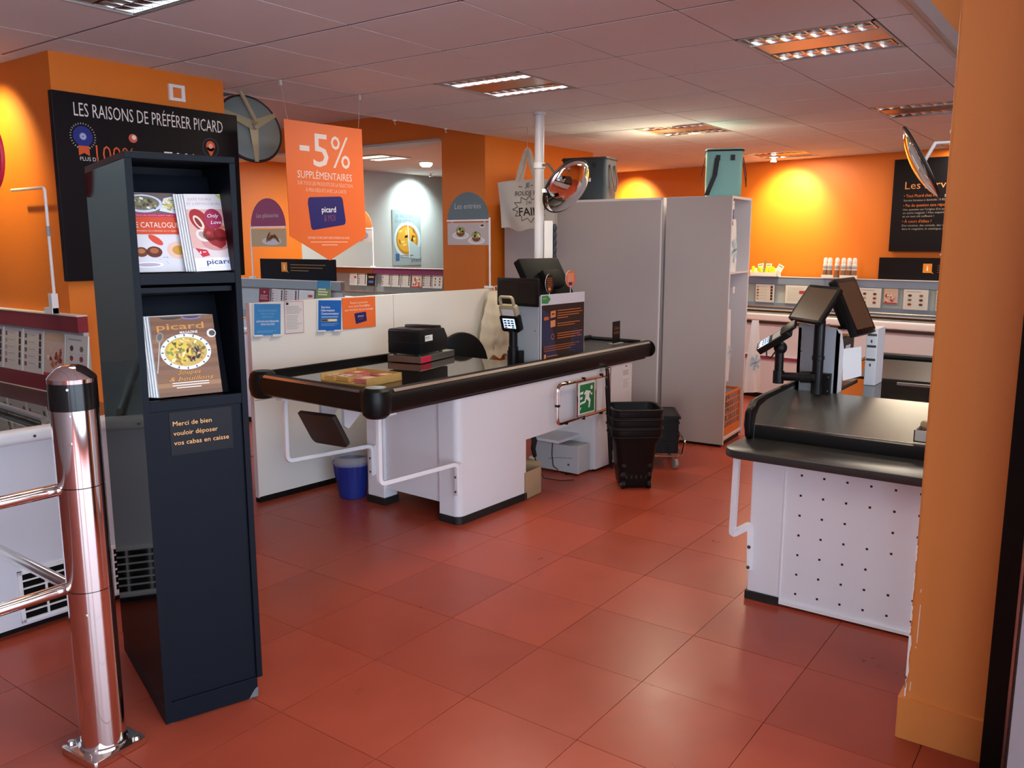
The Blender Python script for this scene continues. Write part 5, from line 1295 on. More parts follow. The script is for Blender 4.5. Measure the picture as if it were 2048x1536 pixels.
# ================================================================== WHITE POLE, TOTE BAG, ROUND MIRROR
t = thing('support_pole', 'slim round white pole rising to the ceiling behind the first till', 'pole', (-3.452, 5.076, 0), 36)
MB().lathe([(.034, 0.0), (.034, 2.47), (.046, 2.472), (.046, ZC)], 24).build('tube', 'pole_white', t)
MB().lathe([(.07, 0), (.07, .006), (.05, .012), (.036, .014)], 24).build('foot_plate', 'pole_white', t)
B(.036, .098, -.02, .04, 0, 1.745).build('cable_duct', 'cream_laminate', t, smooth=False, bev=.003)
for k in range(9): MB().lathe([(.0001, -.03), (.012, -.024), (.017, 0), (.012, .024), (.0001, .03)], 10, o=(.112, .02, 1.28 + k * .052)).build('curled_cable', 'cooler_blue', t)
t = thing('tote_bag', 'cream cotton tote bag with comic lettering hanging from the ceiling', 'tote bag', (-3.965, 5.66, 1.71), 0)
def tote(sg):
    def f(u, v):
        x0_, x1_ = -.245 + (-.285 + .245) * v, .285 + (.27 - .285) * v
        z = v * (.365 + .012 * math.sin(u * 3))
        return (x0_ + (x1_ - x0_) * u, sg * (.018 + .045 * math.sin(math.pi * u) * math.sin(math.pi * min(1, (1 - v) * .9 + .1))) + .010 * math.sin(u * 11 + v * 3), z - .02 * math.sin(math.pi * u) * (1 - v) + .012 * math.sin(u * 14) * (1 - v))
    return f
MB().grid(tote(-1), 20, 14).build('front_side', 'tote_cotton', t); MB().grid(tote(1), 12, 10).build('back_side', 'tote_cotton', t)
for sg in (-1, 1):
    pts = [(-.085, sg * .03, .36), (-.05, sg * .025, .48), (-.012, sg * .008, .60), (.0, 0, .615), (.012, sg * .008, .60), (.05, sg * .025, .48), (.105, sg * .03, .36)]
    st = MB()
    for p_, q_ in zip(pts, pts[1:]):
        p_, q_ = Vector(p_), Vector(q_); d_ = (q_ - p_).normalized(); u_ = d_.cross(Vector((0, 1, 0))).normalized() * .016; n_ = Vector((0, .004, 0))
        st.hexa([p_ - u_, p_ + u_, q_ + u_, q_ - u_], [p_ - u_ + n_, p_ + u_ + n_, q_ + u_ + n_, q_ - u_ + n_])
    st.build('handle', 'tote_cotton', t, smooth=False)
p = Print()
p.text('JE', .01, .315, .050, '#22201f', 0, width=.045).line([(-.055, .325), (-.02, .318)], .005, '#22201f').line([(.065, .325), (.09, .33)], .005, '#22201f')
p.text('BOUDE PAS,', -.075, .252, .050, '#22201f', 0, width=.26)
pts = []
for k in range(24):
    a = rad(k * 15); r_ = (.125, .085)[k % 2]; pts.append((.06 + r_ * 1.25 * math.cos(a), .145 + r_ * .85 * math.sin(a)))
p.line(pts + [pts[0]], .005, '#22201f')
p.text("J'AI", .03, .185, .032, '#22201f', 0, width=.05).text('FAIM', -.035, .095, .088, '#22201f', 0, width=.185, off=.012)
ob = p.build('lettering', t, (0, 0, 0), (1, 0, 0), (0, 0, 1))
for v in ob.data.vertices:
    u = (v.co.x + .265) / .54; vv = v.co.z / .37; v.co.y = tote(-1)(min(1, max(0, u)), min(1, max(0, vv)))[1] - .006
MB().tube([(0, 0, .60), (0, 0, .70), (0, 0, ZC - 1.71)], .0018, 6).build('hanging_wire', 'string_clear', t)
MB().tube([(.0, -.004, .63), (.006, 0, .615), (0, .004, .60), (-.006, 0, .615)], .0025, 6, closed=True).build('hook', 'hook_white', t)

def convex(name, label, loc, axis, R_, face, dome=1.0):
    t = thing(name, label, 'mirror', loc, 0)
    M3 = Vector((0, 0, 1)).rotation_difference(Vector(axis).normalized()).to_matrix().to_4x4()
    MB().lathe([(a_, b_ * dome) for a_, b_ in [(R_, -.004), (R_ * .985, .006), (R_ * .9, .020), (R_ * .75, .040), (R_ * .55, .060), (R_ * .35, .072), (R_ * .15, .079), (.0001, .081)]], 48).tf(M3).build('mirror_face', face, t, ang=80)
    MB().lathe([(.0001, -.024), (R_ * .6, -.02), (R_ * .98, -.012)], 40).tf(M3).build('back_shell', 'mirror_back', t)
    MB().tube([(R_ * math.cos(k * math.pi / 24), R_ * math.sin(k * math.pi / 24), -.004) for k in range(48)], .0085, 8, closed=True).tf(M3).build('rim', 'black_rubber', t)
    return t, M3
t, M3 = convex('convex_mirror', 'round convex mirror with black rim reflecting the red floor, beside the white pole', (-3.165, 4.99, 1.968), (.84, -.11, -.56), .200, 'mirror_glass')
MB().tube([M3 @ Vector((0, 0, -.02)), M3 @ Vector((0, 0, -.06)), (-.20, .07, .16), (-.255, .075, .16)], .010, 8).build('bracket_arm', 'steel_brushed', t)
MB().lathe([(.042, -.02), (.042, .02)], 16, o=(-.287, .086, .16)).build('pole_clamp', 'metal_white', t)
for a in (100, 275):
    q = M3 @ Vector((.205 * math.cos(rad(a)), .205 * math.sin(rad(a)), -.004)); MB().box(q.x - .012, q.x + .012, q.y - .012, q.y + .012, q.z - .012, q.z + .012).build('rim_clip', 'metal_white', t, smooth=False)
t, M3 = convex('convex_mirror', 'convex mirror seen edge-on with orange reflections, in front of the black services board', (-.955, 5.0, 2.005), (-.853, -.185, -.468), .205, 'mirror_glass', dome=.6)
MB().tube([M3 @ Vector((0, 0, -.02)), (.06, .02, .10), (.13, .03, .10), (.19, .04, -.02), (.26, .05, .0), (.28, .05, .10), (.28, .05, .47)], .010, 8).build('bracket_arm', 'metal_white', t)
MB().box(.15, .21, .02, .06, -.045, -.01).build('joint', 'metal_white', t, smooth=False, bev=.004)
B(.25, .31, .02, .08, .468, .485).build('ceiling_mount', 'metal_white', t, smooth=False)

# ================================================================== SECOND CHECKOUT (RIGHT)
R2 = thing('checkout_counter', 'second checkout counter with perforated white front and steel tray, at the right', 'checkout counter', (-1.27, 3.55, 0), 0)
t = R2; L2 = 2.2
B(0, .145, 0, .10, .035, .665).build('front_post', 'white_laminate', t, smooth=False, bev=.006)
B(-.006, .148, -.008, .105, 0, .035).build('post_plinth', 'black_rubber', t, smooth=False)
fp = B(.150, L2, .004, .024, .022, .665).build('front_panel', 'white_laminate', t, smooth=False)
B(.146, .152, -.002, .024, .012, .665).build('panel_edge', 'metal_white', t, smooth=False)
B(.15, L2, -.010, .010, .012, .026).build('bottom_lip', 'metal_white', t, smooth=False)
p = Print()
for a in range(7):
    for b_ in range(21):
        if (a, b_) == (2, 3) or (a, b_) == (4, 4): continue
        x, z = .217 + b_ * .0938, .606 - a * .0893
        p.rect(x - .0047, z - .0047, x + .0047, z + .0047, '#08080a')
ob = p.build('punched_holes', fp, (0, .004, 0), (1, 0, 0), (0, 0, 1)); ob['kind'] = 'stuff'
MB().cyl((.217 + 3 * .0938, .003, .428), (.217 + 3 * .0938, .0045, .428), .005, seg=8).build('plug', 'cabinet_edge', fp)
B(.02, L2, .03, .70, .02, .66).build('carcass', 'cabinet_edge', t, smooth=False)
B(.05, L2, .70, 2.2, .05, .80).build('rear_carcass', 'cabinet_edge', t, smooth=False)
B(.06, L2, .06, 2.15, 0, .05).build('base_plinth', 'black_rubber', t, smooth=False)
# packing shelf
MB().prism(rrect(-.105, -.125, L2, .22, .09, 6, (0, 0, 0, 1)), .668, .704).build('packing_shelf', 'belt_dark', t, bev=.006, label='dark rounded packing shelf')
# bag rest bracket
MB().tube(arc_path([(-.055, -.04, .665), (-.062, -.04, .30), (.004, -.004, .345), (.012, -.006, .14)], .012, 3), .018, 4, square=True).build('bag_bracket', 'metal_white', t, smooth=False, bev=.002)
for z in (.250, .155): MB().cyl((.012, -.026, z), (.012, -.030, z), .008, seg=10).build('screw', 'lamp_dark', t)
# sloping steel tray with black edges
MB().hexa([(-.06, .20, .700), (L2, .20, .700), (L2, .34, .715), (-.06, .34, .715)], [(-.06, .20, .745), (L2, .20, .745), (L2, .34, .725), (-.06, .34, .725)]).build('tray_front', 'tray_steel', t, smooth=False)
MB().hexa([(-.06, .34, .70), (L2, .34, .70), (L2, .72, .82), (-.06, .72, .82)], [(-.06, .34, .726), (L2, .34, .726), (L2, .735, .848), (-.06, .735, .848)]).build('tray_slope', 'tray_steel', t, smooth=False, label='sloping steel tray sheet')
MB().prism([(.17, .704), (.205, .704), (.205, .752), (.195, .760), (.178, .757), (.168, .735)], -.06, L2, 'x').build('front_bumper', 'black_plastic', t)
B(-.06, L2, .200, .206, .756, .763).build('steel_strip', 'steel_strip', t, smooth=False)
MB().prism([(.165, .700), (.34, .720), (.74, .84), (.74, .872), (.62, .868), (.30, .862), (.22, .85), (.175, .81)], -.075, -.058, 'x').build('side_wall', 'tray_steel', t, smooth=False)
MB().tube([(-.075, .150, .715), (-.078, .148, .76), (-.078, .165, .815), (-.078, .215, .852), (-.076, .32, .866), (-.07, .75, .880)], [.016, .022, .026, .024, .019, .013], 10).build('side_bumper', 'black_plastic', t)
MB().prism(rrect(.12, .70, .21, .85, .035, 5), -.088, -.060, 'x').build('side_cap', 'black_plastic', t, bev=.006)
# glass top behind the tray
B(-.06, L2, .735, 2.25, .815, .846).build('top_plate', 'counter_glass', t, smooth=False)
B(-.09, -.06, .735, 2.27, .78, .852).build('edge_bumper', 'black_plastic', t, smooth=False, bev=.008)
MB().tube([(-.075, 2.26, .86), (L2, 2.26, .86)], .026, 10).build('edge_bumper', 'black_plastic', t)
B(.05, L2, 1.35, 2.18, .846, .853).build('conveyor_belt', 'belt_dark', t, smooth=False)
B(.32, L2, 1.24, 1.26, .846, .853).build('belt_end', 'steel_strip', t, smooth=False)
# things on the second counter
def on_r2(name, label, cat, x, y, z, rz=0, group=None): return thing(name, label, cat, (-1.27 + x, 3.55 + y, z), rz, group)
t = on_r2('snack_tray', 'clear tray of biscuits at the edge of the second counter tray', 'tray', .60, .235, .763)
MB().box(0, .22, 0, .15, 0, .005).box(0, .22, 0, .004, 0, .05).box(0, .22, .146, .15, 0, .05).box(0, .004, 0, .15, 0, .05).box(.216, .22, 0, .15, 0, .05).build('tray', 'clear_tray', t, smooth=False)
for k in range(7): MB().prism(rrect(-.045, -.012, .045, .012, .01, 3), -.012, .012, 'y').tf(Matrix.Translation((.05 + (k % 4) * .045, .04 + (k // 4) * .06, .04 + .012 * (k % 3))) @ Matrix.Rotation(rad(-50 + k * 17), 4, 'Y')).build('biscuit', 'snack_tan', t)
t = on_r2('till_tower', 'grey till tower standing on the second checkout counter', 'till tower', -.06, .745, .846)
MB().prism([(0, 0), (.20, 0), (.20, .30), (.185, .325), (0, .345)], 0, .018, 'y').build('front_plate', 'tower_grey', t, smooth=False)
MB().prism([(0, 0), (.50, 0), (.50, .30), (0, .32)], 0, .015, 'x').build('side_plate', 'tower_grey', t, smooth=False)
MB().prism([(0, 0), (.10, 0), (.10, .22), (.04, .31), (0, .32)], .185, .20, 'x').build('side_plate', 'paper_white', t, smooth=False)
B(.015, .185, .10, .48, .10, .115).build('shelf', 'lamp_dark', t, smooth=False)
B(.015, .185, .10, .48, .0, .01).build('bottom', 'lamp_dark', t, smooth=False)
MB().cyl((.02, -.001, .20), (.02, -.003, .20), .004, seg=8).build('screw', 'lamp_dark', t)
t = on_r2('receipt_printer', 'black receipt printer with a paper strip inside the second till tower', 'printer', -.04, .88, .962)
B(0, .16, 0, .24, .001, .15).build('housing', 'printer_black', t, smooth=False, bev=.008)
MB().hexa([(.162, .02, .02), (.165, .02, .02), (.165, .10, .02), (.162, .10, .02)], [(.175, .02, .11), (.178, .02, .11), (.178, .10, .11), (.175, .10, .11)]).build('paper_strip', 'paper_white', t, smooth=False)
t = on_r2('document_box', 'white document box with dark lines beside the second till tower', 'box', .185, 1.10, .847)
B(0, .055, 0, .16, 0, .30).build('case', 'paper_white', t, smooth=False, bev=.002)
for z in (.13, .20, .26): B(.005, .05, -.0015, 0, z, z + .012).build('slot', 'lamp_dark', t, smooth=False)
B(.022, .030, -.0015, 0, .10, .115).build('lock', 'lamp_dark', t, smooth=False); B(.022, .030, -.0015, 0, .225, .24).build('lock', 'lamp_dark', t, smooth=False)
t = on_r2('paper_slip', 'folded white paper slip hanging at the second till tower', 'paper', .145, .84, .90)
MB().hexa([(0, 0, .0), (.003, 0, 0), (.07, .08, .02), (.067, .08, .02)], [(-.01, 0, .16), (-.007, 0, .16), (.06, .08, .17), (.057, .08, .17)]).build('sheet', 'paper_white', t, smooth=False)
t = on_r2('customer_display', 'tilted black customer display on a thick pole at the second checkout', 'screen', .062, .715, .846)
B(-.035, .055, -.008, .028, .0, .10).build('base_plate', 'black_plastic', t, smooth=False, bev=.002)
for x in (-.02, .045):
    for z in (.015, .085): MB().cyl((x + .003, -.0085, z), (x + .003, -.011, z), .004, seg=8).build('screw', 'chrome_soft', t)
MB().lathe([(.026, 0), (.026, .17), (.030, .172), (.030, .19), (.026, .192), (.026, .36), (.020, .38)], 20, o=(0, -.03, 0)).build('pole', 'printer_black', t)
def frame_m(c, u, v):
    u, v = Vector(u).normalized(), Vector(v).normalized(); n_ = u.cross(v).normalized(); v = n_.cross(u)
    M_ = Matrix.Translation(c).copy()
    for k in range(3): M_[k][0] = u[k]; M_[k][1] = -n_[k]; M_[k][2] = v[k]
    return M_
Ms = frame_m((-.032, -.025, .443), (.869, -.494, -.029), (.316, .509, .801))
MB().prism(rrect(-.108, -.105, .108, .105, .012, 3), -.010, .014, 'y').tf(Ms).build('housing', 'black_plastic', t, bev=.004)
MB().box(-.094, .094, -.0112, -.0102, -.092, .088).tf(Ms).build('screen', 'screen_brown', t, smooth=False)
MB().cyl((0, -.03, .36), Ms @ Vector((0, .014, -.02)), .024, .03, 12).build('neck', 'printer_black', t)
t = on_r2('card_terminal', 'black card terminal with glowing keypad on a bent arm at the second checkout', 'card terminal', .062, .660, .846)
MB().tube(arc_path([(.0, .0, .085), (-.175, -.03, .080), (-.175, -.03, .24)], .001, 1), .022, 16).build('arm', 'printer_black', t)
MB().cyl((-.07, -.012, .083), (-.02, -.004, .085), .029, seg=16).build('clamp', 'black_plastic', t)
MB().cyl((-.175, -.03, .045), (-.175, -.03, .11), .027, seg=16).build('elbow', 'printer_black', t)
MB().lathe([(.0001, -.035), (.026, -.025), (.034, 0), (.026, .025), (.0001, .035)], 16, o=(-.172, -.03, .225), ax=(0, 1, 0)).build('ball_joint', 'black_plastic', t)
Mt = Matrix.Translation((-.20, -.045, .265)) @ Matrix.Rotation(rad(-34), 4, 'Y') @ Matrix.Rotation(rad(26), 4, 'X')
MB().prism(rrect(-.095, -.042, .095, .042, .012, 3), -.018, .014).tf(Mt).build('body', 'black_plastic', t, bev=.004)
MB().prism(rrect(.05, -.040, .135, .040, .012, 3), .006, .022).tf(Mt).build('privacy_shield', 'black_plastic', t, bev=.003)
MB().box(-.085, -.022, -.034, .034, .0142, .0152).tf(Mt).build('lit_keypad', 'screen_lit', t, smooth=False)
MB().box(.0, .055, -.032, .032, .0142, .0152).tf(Mt).build('display', 'tower_grey', t, smooth=False)
p = Print()
for a in range(3):
    for b_ in range(3): p.rect(-.060 + a * .014, -.026 + b_ * .020, -.050 + a * .014, -.012 + b_ * .020, '#1c2d66')
p.rect(-.084, -.032, -.074, -.012, '#c8442c').rect(-.084, -.008, -.074, .010, '#c8a22c').rect(-.084, .014, -.074, .032, '#2f8a3a')
ob = p.build('keys', t, (0, 0, 0), (1, 0, 0), (0, 1, 0)); ob.data.transform(Mt @ Matrix.Translation((0, 0, .0152)))
MB().tube([Mt @ Vector(q) for q in ((-.06, 0, -.018), (-.08, -.02, -.05), (-.06, -.04, -.06), (-.02, -.03, -.045))], .004, 6).build('cable', 'black_rubber', t)
t = on_r2('cashier_screen', 'tilted cashier touch screen with a brown face at the second checkout', 'screen', .17, 1.02, 1.15)
Ms = frame_m((-.03, -.02, .117), (.138, .99, .017), (-.429, .045, .902))
MB().prism(rrect(-.125, -.155, .125, .155, .012, 3), -.008, .032, 'y').tf(Ms).build('housing', 'black_plastic', t, bev=.004)
MB().box(-.105, .105, -.0092, -.0082, -.125, .130).tf(Ms).build('screen', 'screen_brown', t, smooth=False)  # plain brown screen face
MB().prism(rrect(-.07, -.09, .07, .06, .01, 3), .032, .08, 'y').tf(Ms).build('stand_neck', 'black_plastic', t, bev=.004)
MB().tube([(-.04, .0, .0), (-.02, .04, .05), Ms @ Vector((0, .05, -.03))], .03, 10).build('stand', 'black_plastic', t)
B(-.10, .03, -.05, .09, -.004, .012).build('base', 'black_plastic', t, smooth=False)
t = on_r2('divider_bar', 'dark bar lying on the belt of the second checkout', 'divider', .55, 1.02, .8475, 55)
MB().prism([(-.03, 0), (.03, 0), (.012, .045), (-.012, .045)], 0, .4, 'x').build('bar', 'belt_dark', t, smooth=False)
B(-.004, 0, -.032, .032, 0, .046).build('end_cap', 'tower_grey', t, smooth=False)

# ================================================================== BACK WALL: FREEZER ROW, RAIL, CANS, BOARDS
BW = rad(-8.678)
bd = Vector((0.98855, -0.15088, 0)); bn = Vector((0.15088, .98855, 0)); bp = Vector((-5.477, 9.913, 0))
def on_back(name, label, cat, s, off, z, group=None, rz=0):
    w = bp + bd * s - bn * off + Vector((0, 0, z)); return thing(name, label, cat, w, math.degrees(BW) + rz, group)
leaflet_rail('leaflet_rail', 'blue-grey leaflet rail along the orange back wall behind the second checkout', 0, 3.6, 0, 'blue_rail', zt=1.215, rz=math.degrees(BW), origin=bp + bd * 1.5 - bn * .10)
t = on_back('chest_freezer', 'long white chest freezer under the orange back wall', 'freezer', 1.5, 1.05, 0)
L = 3.7
B(0, L, 0.02, .92, .05, .80).build('body', 'freezer_white', t, smooth=False, bev=.004)
B(.02, L, .04, .9, 0, .05).build('plinth', 'black_plastic', t, smooth=False)
MB().prism(rrect(-.01, .80, .05, .875, .02, 4), 0, L, 'x').build('bumper', 'metal_white', t)
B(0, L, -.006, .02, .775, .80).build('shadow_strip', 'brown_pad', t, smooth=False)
B(0, L, .0, .022, .415, .445).build('side_strip', 'purple_rail', t, smooth=False)
B(0, L, -.004, .02, .445, .46).build('side_trim', 'metal_white', t, smooth=False)
B(0, L, .06, .90, .80, .825).build('lid_glass', 'glass_lid', t, smooth=False)
MB().tube([(0, .55, .90), (L, .55, .90)], .012, 8).build('lid_rail', 'steel_brushed', t)
for x in (.01, L * .5, L - .02): MB().cyl((x, .55, .82), (x, .55, .90), .010, seg=8).build('lid_post', 'steel_brushed', t)
bl = [(2.09, .225, 'list', 'leaflet with a column of dark photos on the back rail, by the open cabinet'), (2.45, .26, 'plain', 'leaflet with a red square on the back rail, left of the second till screen'),
      (3.27, .225, 'dots', 'leaflet with pale dots on the back rail, right of the second cashier screen'), (3.525, .135, 'photo', 'small leaflet with grilled skewers photo on the back rail'),
      (3.72, .235, 'dots', 'leaflet with dark red dots on the back rail, near the orange pillar'), (4.03, .15, 'list', 'leaflet cut by the orange pillar on the back rail')]
for k, (s, w, st, lb) in enumerate(bl):
    t = on_back('leaflet', lb, 'leaflet', s, .145, .925 if st != 'photo' else .975, 'leaflets on the blue-grey rail')
    h = .20 if st != 'photo' else .15
    B(0, w, -.006, 0, 0, h).build('pages', 'paper_white', t, smooth=False)
    leaf_print(w, h, st, 40 + k).build('page_print', t, (0, -.006, 0), (1, 0, 0), (0, 0, 1), .0005)
# whipped cream cans
for k, s in enumerate((2.878, 2.935, 3.005, 3.082, 3.135, 3.200)):
    w = bp + bd * s - bn * (.12 + .02 * (k % 2)) + Vector((0, 0, 1.216))
    t = thing('spray_can', ('leftmost', 'second from left', 'third from left', 'fourth from left', 'fifth from left', 'rightmost')[k] + ' of the six white-capped spray cans on the back rail', 'spray can', w, 0, 'spray cans on the back rail')
    MB().lathe([(.0001, 0), (.023, 0), (.025, .004), (.025, .145), (.018, .155)], 18).build('can', 'can_white', t)
    MB().lathe([(.0252, .01), (.0252, .085)], 18).build('label_band', 'can_brown', t)
    MB().lathe([(.0253, .10), (.0253, .125)], 18).build('label_band', 'tower_grey', t)
    MB().lathe([(.022, .148), (.022, .195), (.016, .212), (.0001, .216)], 18).build('cap', 'paper_white', t)
for k, (s0, n_) in enumerate(((2.86, 2), (3.06, 3))):
    t = on_back('shelf_holder', ('clear shelf holder in front of the two left spray cans', 'clear shelf holder in front of the three right spray cans')[k], 'holder', s0, .17, 1.2155)
    B(0, .055 * n_ + .02, -.003, 0, 0, .035).build('front', 'paper_white', t, smooth=False); B(0, .055 * n_ + .02, 0, .02, 0, .003).build('foot', 'paper_white', t, smooth=False)
# lime-green pouches in a display box
t = on_back('display_box', 'white display box of lime green pouches on the back rail', 'display box', 2.02, .18, 1.216)
MB().box(0, .33, 0, .10, 0, .004).box(0, .33, 0, .004, 0, .045).box(0, .33, .096, .10, 0, .09).box(0, .004, 0, .10, 0, .07).box(.326, .33, 0, .10, 0, .07).build('carton', 'paper_white', t, smooth=False)
rr = random.Random(9)
for k in range(8):
    w = bp + bd * (2.05 + k * .036) - bn * (.15 - .02 * (k % 3)) + Vector((0, 0, 1.224))
    q = thing('pouch', ('leftmost', 'second from left', 'third from left', 'fourth from left', 'fifth from left', 'sixth from left', 'seventh from left', 'rightmost')[k] + ' lime green pouch in the white display box on the back rail', 'pouch', w, -8, 'lime green pouches in the display box', rot=(rad(rr.uniform(-15, 5)), rad(rr.uniform(-28, 30)), rad(-8)))
    MB().prism(rrect(-.017, 0, .017, .105, .012, 3), -.008, .008, 'y').build('sachet', 'lime_pouch', q, bev=.004)
    B(-.012, .012, -.0095, -.008, .01, .03).build('label_patch', 'paper_white', q, smooth=False)
for k, (s, a, lb) in enumerate(((2.13, -10, 'white price card in the lime pouch box, left one'), (2.21, 0, 'white price card in the lime pouch box, middle one'), (2.30, 28, 'tilted white price card in the lime pouch box, right one'))):
    w = bp + bd * s - bn * .10 + Vector((0, 0, 1.222))
    q = thing('price_card', lb, 'price card', w, 0, 'price cards in the lime pouch box', rot=(0, rad(a), rad(-8)))
    B(-.035, .035, -.002, .002, .06, .135).build('card', 'paper_white', q, smooth=False); MB().cyl((0, 0, 0), (0, 0, .062), .003, seg=6).build('stick', 'paper_white', q)
    Print().rect(-.026, .112, .024, .122, '#8a7a66').rect(-.025, .085, .02, .089, '#9a8f84').build('print', q, (0, -.002, 0), (1, 0, 0), (0, 0, 1))
t = on_back('dried_leaf', 'dry brown leaf decoration standing in the lime pouch box', 'leaf', 2.15, .11, 1.222)
MB().prism([(0, 0), (.012, .10), (.035, .15), (.030, .19), (.012, .16), (-.002, .11)], -.001, .001, 'y').build('blade', 'leaf_brown', t, smooth=False); MB().cyl((0, 0, 0), (.01, 0, .10), .002, seg=6).build('stem', 'leaf_brown', t)
# boards
t = on_back('info_board', 'long black info board standing on the rail under the services board', 'board', 3.42, .06, 1.216)
B(0, 1.0, -.006, .006, 0, .222).build('panel', 'sign_black', t, smooth=False)
def info(p, u, s_):
    p.poly([(u, .075), (u + s_, .075), (u + s_ + .02, .062), (u + s_, .09), (u + s_, .165), (u, .165)], '#e08a2c')
    p.text('i', u + s_ / 2, .095, .075, '#f5e6cc', 1, 'c', width=.018, off=.01)
p = Print(); info(p, .435, .085)
for k in range(4): p.rect(.57, .145 - k * .022, .57 + (.28, .34, .30, .2)[k], .152 - k * .022, '#6b4a2a')
p.build('lettering', t, (0, -.006, 0), (1, 0, 0), (0, 0, 1))
t = on_back('wall_board', 'black services board with orange and white text on the orange back wall', 'board', 3.42, .02, 1.50)
B(.08, 1.10, -.03, .01, 0, .91).build('panel', 'sign_black', t, smooth=False, bev=.002)
p = Print()
p.text('Les services', .20, .615, .105, '#d98a52', 0, width=.56, off=-.004)
rows = [(.535, '• Tout Picard chez vous', '#cc6a2e', .34, .040), (.495, 'Service livraison à domicile : 0 820 1', '#9b938c', .42, .028), (.442, '• Pas de question sans réponse', '#cc6a2e', .44, .040),
        (.405, "Une question sur l'origine d'un produit,", '#9b938c', .46, .028), (.372, 'un autre magasin ? Nos experts', '#9b938c', .40, .028), (.338, 'et un mot clé suffisent !', '#9b938c', .30, .028), (.285, "• À court d'idées ?", '#cc6a2e', .28, .040), (.248, 'Des recettes, des conseils, des idées', '#9b938c', .44, .028), (.215, 'dans le magazine, le catalogue, les', '#9b938c', .42, .028)]
for v, tx, c, w, s_ in rows: p.text(tx, .195, v, s_, c, 0, width=w)
p.ring(.64, .27, .02, .026, '#b8b0a8').ring(.62, .12, .02, .025, '#8a847e')
p.build('lettering', t, (0, -.03, 0), (1, 0, 0), (0, 0, 1))

# ================================================================== FAR ROOM BEHIND THE PARTITION
leaflet_rail('leaflet_rail', 'grey leaflet rail with the black info board, beyond the white partition', -7.5, -5.875, 5.42, 'grey_rail', zt=1.24)
t = thing('chest_freezer', 'freezer body under the grey leaflet rail beyond the partition', 'freezer', (-7.5, 4.62, 0), 0)
B(0, 1.62, 0, .78, .05, .82).build('body', 'freezer_white', t, smooth=False, bev=.004); B(.02, 1.6, .02, .76, 0, .05).build('plinth', 'black_plastic', t, smooth=False); MB().prism(rrect(-.01, .80, .05, .86, .02, 4), 0, 1.62, 'x').build('bumper', 'metal_white', t)
t = thing('info_board', 'black info board with an orange i symbol on the grey leaflet rail', 'board', (-7.03, 5.40, 1.242), 0)
B(0, 1.09, -.006, .006, 0, .198).build('panel', 'sign_black', t, smooth=False)
p = Print(); info(p, .325, .085)
for k in range(3): p.rect(.46, .140 - k * .028, .46 + (.50, .46, .26)[k], .147 - k * .028, '#8a6a3c')
p.build('lettering', t, (0, -.006, 0), (1, 0, 0), (0, 0, 1))
for k, (x, w, st, lb) in enumerate(((-7.06, .165, 'wine', 'wine-red leaflet on the grey rail beyond the partition'), (-6.865, .18, 'list', 'leaflet with small photos next to the wine-red one on the grey rail'), (-6.665, .19, 'list', 'price leaflet in the middle of the grey rail'), (-6.455, .21, 'plain', 'plain text leaflet on the grey rail beyond the partition'))):
    leaflet(lb, x, 5.385, 1.0, w, .145, st, 60 + k, 'leaflets on the grey rail beyond the partition')
leaflet('blue and green leaflet at the right end of the grey rail', -6.185, 5.375, 1.07, .185, .175, 'green', 70, 'leaflets on the grey rail beyond the partition')
arch_sign('category_sign', 'plum arched sign reading Les pâtisseries on a white post, left of the orange banner', -7.185, 5.42, 1.242, 1.755, .545, 1, 'arch_plum', 'Les pâtisseries', 'eclair')
leaflet_rail('leaflet_rail', 'far leaflet rail with a purple header in the grey room', -8.69, -7.10, 8.62, 'purple_rail', zt=1.25, low=False)
leaflet_rail('leaflet_rail', 'far leaflet rail with a brown header in the grey room', -9.50, -8.70, 8.62, 'brown_rail', zt=1.25, low=False)
t = thing('chest_freezer', 'far freezer row with a glass top in the grey room', 'freezer', (-9.6, 7.75, 0), 0)
B(0, 2.6, 0, .86, .05, .86).build('body', 'freezer_white', t, smooth=False, bev=.004); B(.02, 2.58, .02, .84, 0, .05).build('plinth', 'black_plastic', t, smooth=False)
B(0, 2.6, .03, .86, .86, .885).build('lid_glass', 'glass_lid', t, smooth=False); MB().tube([(0, .02, .88), (2.6, .02, .88)], .02, 8).build('bumper', 'metal_white', t)
MB().tube([(0, .5, .93), (2.6, .5, .93)], .012, 6).build('lid_rail', 'steel_brushed', t)
for x in (.02, 1.3, 2.58): MB().cyl((x, .5, .88), (x, .5, .93), .01, seg=6).build('lid_post', 'steel_brushed', t)
for k, (x, w, st, lb) in enumerate(((-9.16, .15, 'plain', 'plain leaflet on the far brown rail'), (-8.985, .17, 'list', 'price leaflet on the far brown rail'), (-8.795, .16, 'info', 'black leaflet on the far brown rail, beside the purple header'),
      (-8.51, .17, 'list', 'first price leaflet from the left under the purple header'), (-8.325, .17, 'list', 'second price leaflet from the left under the purple header'), (-8.14, .17, 'list', 'third price leaflet from the left under the purple header'),
      (-7.94, .18, 'photo', 'food photo leaflet under the purple header'), (-7.74, .17, 'list', 'price leaflet right of the food photo one under the purple header'), (-7.56, .17, 'dots', 'leaflet with dots at the right end under the purple header'))):
    leaflet(lb, x, 8.585, .99, w, .185 if st != 'photo' else .23, st, 80 + k, 'leaflets on the far rails')
arch_sign('category_sign', 'brown arched sign in the grey room, mostly hidden by the orange banner', -8.70, 8.62, 1.252, 1.80, .545, -1, 'arch_brown', '', 'other')
t = thing('wall_poster', 'pale poster of a sliced quiche on the far grey wall', 'poster', (-10.098, 10.46, 1.215), 0)
B(0, .012, 0, .70, 0, .93).build('sheet', 'grey_wall', t, smooth=False)
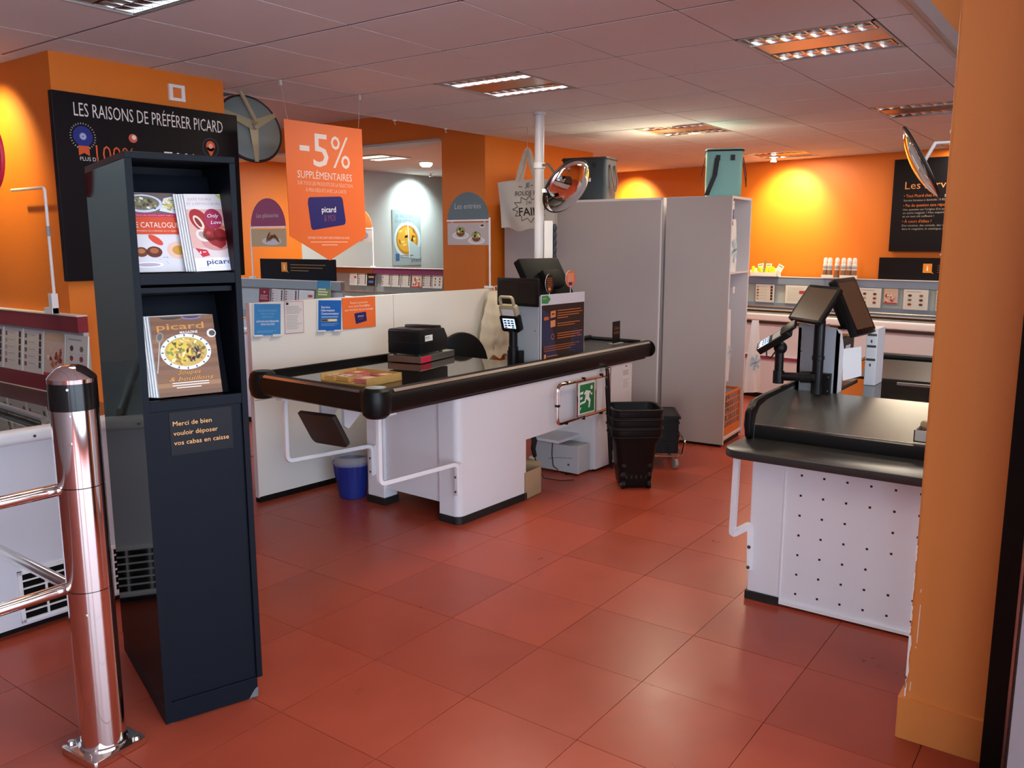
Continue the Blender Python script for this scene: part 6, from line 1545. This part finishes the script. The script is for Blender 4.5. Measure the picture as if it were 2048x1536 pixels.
p = Print(); p.rect(.0, 0, .70, .93, '#8fa0a2')
p.text('JE REÇOIS', .07, .80, .075, '#5d7f95', 1, width=.42).text('QUI DÉJÀ ?', .05, .72, .075, '#5d7f95', 1, width=.46)
p.disc(.36, .43, .33, .31, '#b9cdd3', 1, 32).disc(.36, .43, .285, .265, '#a9bcc0', 2, 32).disc(.35, .43, .27, .25, '#b07a26', 3, 28).disc(.34, .44, .23, .21, '#c89a3a', 4, 28)
rr = random.Random(12)
for k in range(16): p.disc(.34 + rr.uniform(-.18, .18), .44 + rr.uniform(-.16, .16), .05, .018, rr.choice(['#7a5a24', '#e0bd62', '#94671f', '#a98432']), 5, 8, rr.uniform(0, 180))
p.poly([(.36, .46), (.66, .30), (.66, .10), (.40, .12)], '#a3b8bd', 6).line([(.37, .74), (.40, .12)], .025, '#c4d2d4', 7)
p.rect(.06, .08, .15, .20, '#3a5f8c', 6).text('picard', .45, .06, .10, '#4a5a78', 6, width=.24).lines(.18, .5, .16, 2, .03, .012, '#74868c', 6)
p.build('print', t, (.012, 0, 0), (0, 1, 0), (0, 0, 1))
def far_lamp(x, y):
    t = thing('ceiling_light', 'louvred ceiling light in the grey room seen through the opening', 'ceiling light', (x, y, ZH), 0)
    MB().box(-.3, .3, -.3, .3, -.012, -.002).build('frame', 'trim_alu', t, smooth=False)
    for s in (-.16, .16):
        for k in range(8): MB().box(-.27 + k * .068, -.215 + k * .068, s - .07, s + .07, -.016, -.012).build('louver_cell', 'lamp_tube', t, smooth=False)
    lamp('lamp', 'AREA', (x, y, ZH - .03), 80, (.95, 1.0, .92), t, aim=(x, y, 0), shape='SQUARE', size=.5)
far_lamp(-8.42, 8.52)
t = thing('downlight', 'round surface downlight in the grey room ceiling', 'ceiling light', (-8.376, 9.41, ZH), 0)
MB().lathe([(.0001, -.075), (.06, -.07), (.09, -.045), (.095, -.002)], 20).build('dome', 'lamp_tube', t); MB().lathe([(.11, -.002), (.11, -.012), (.095, -.014)], 20).build('ring', 'trim_alu', t)
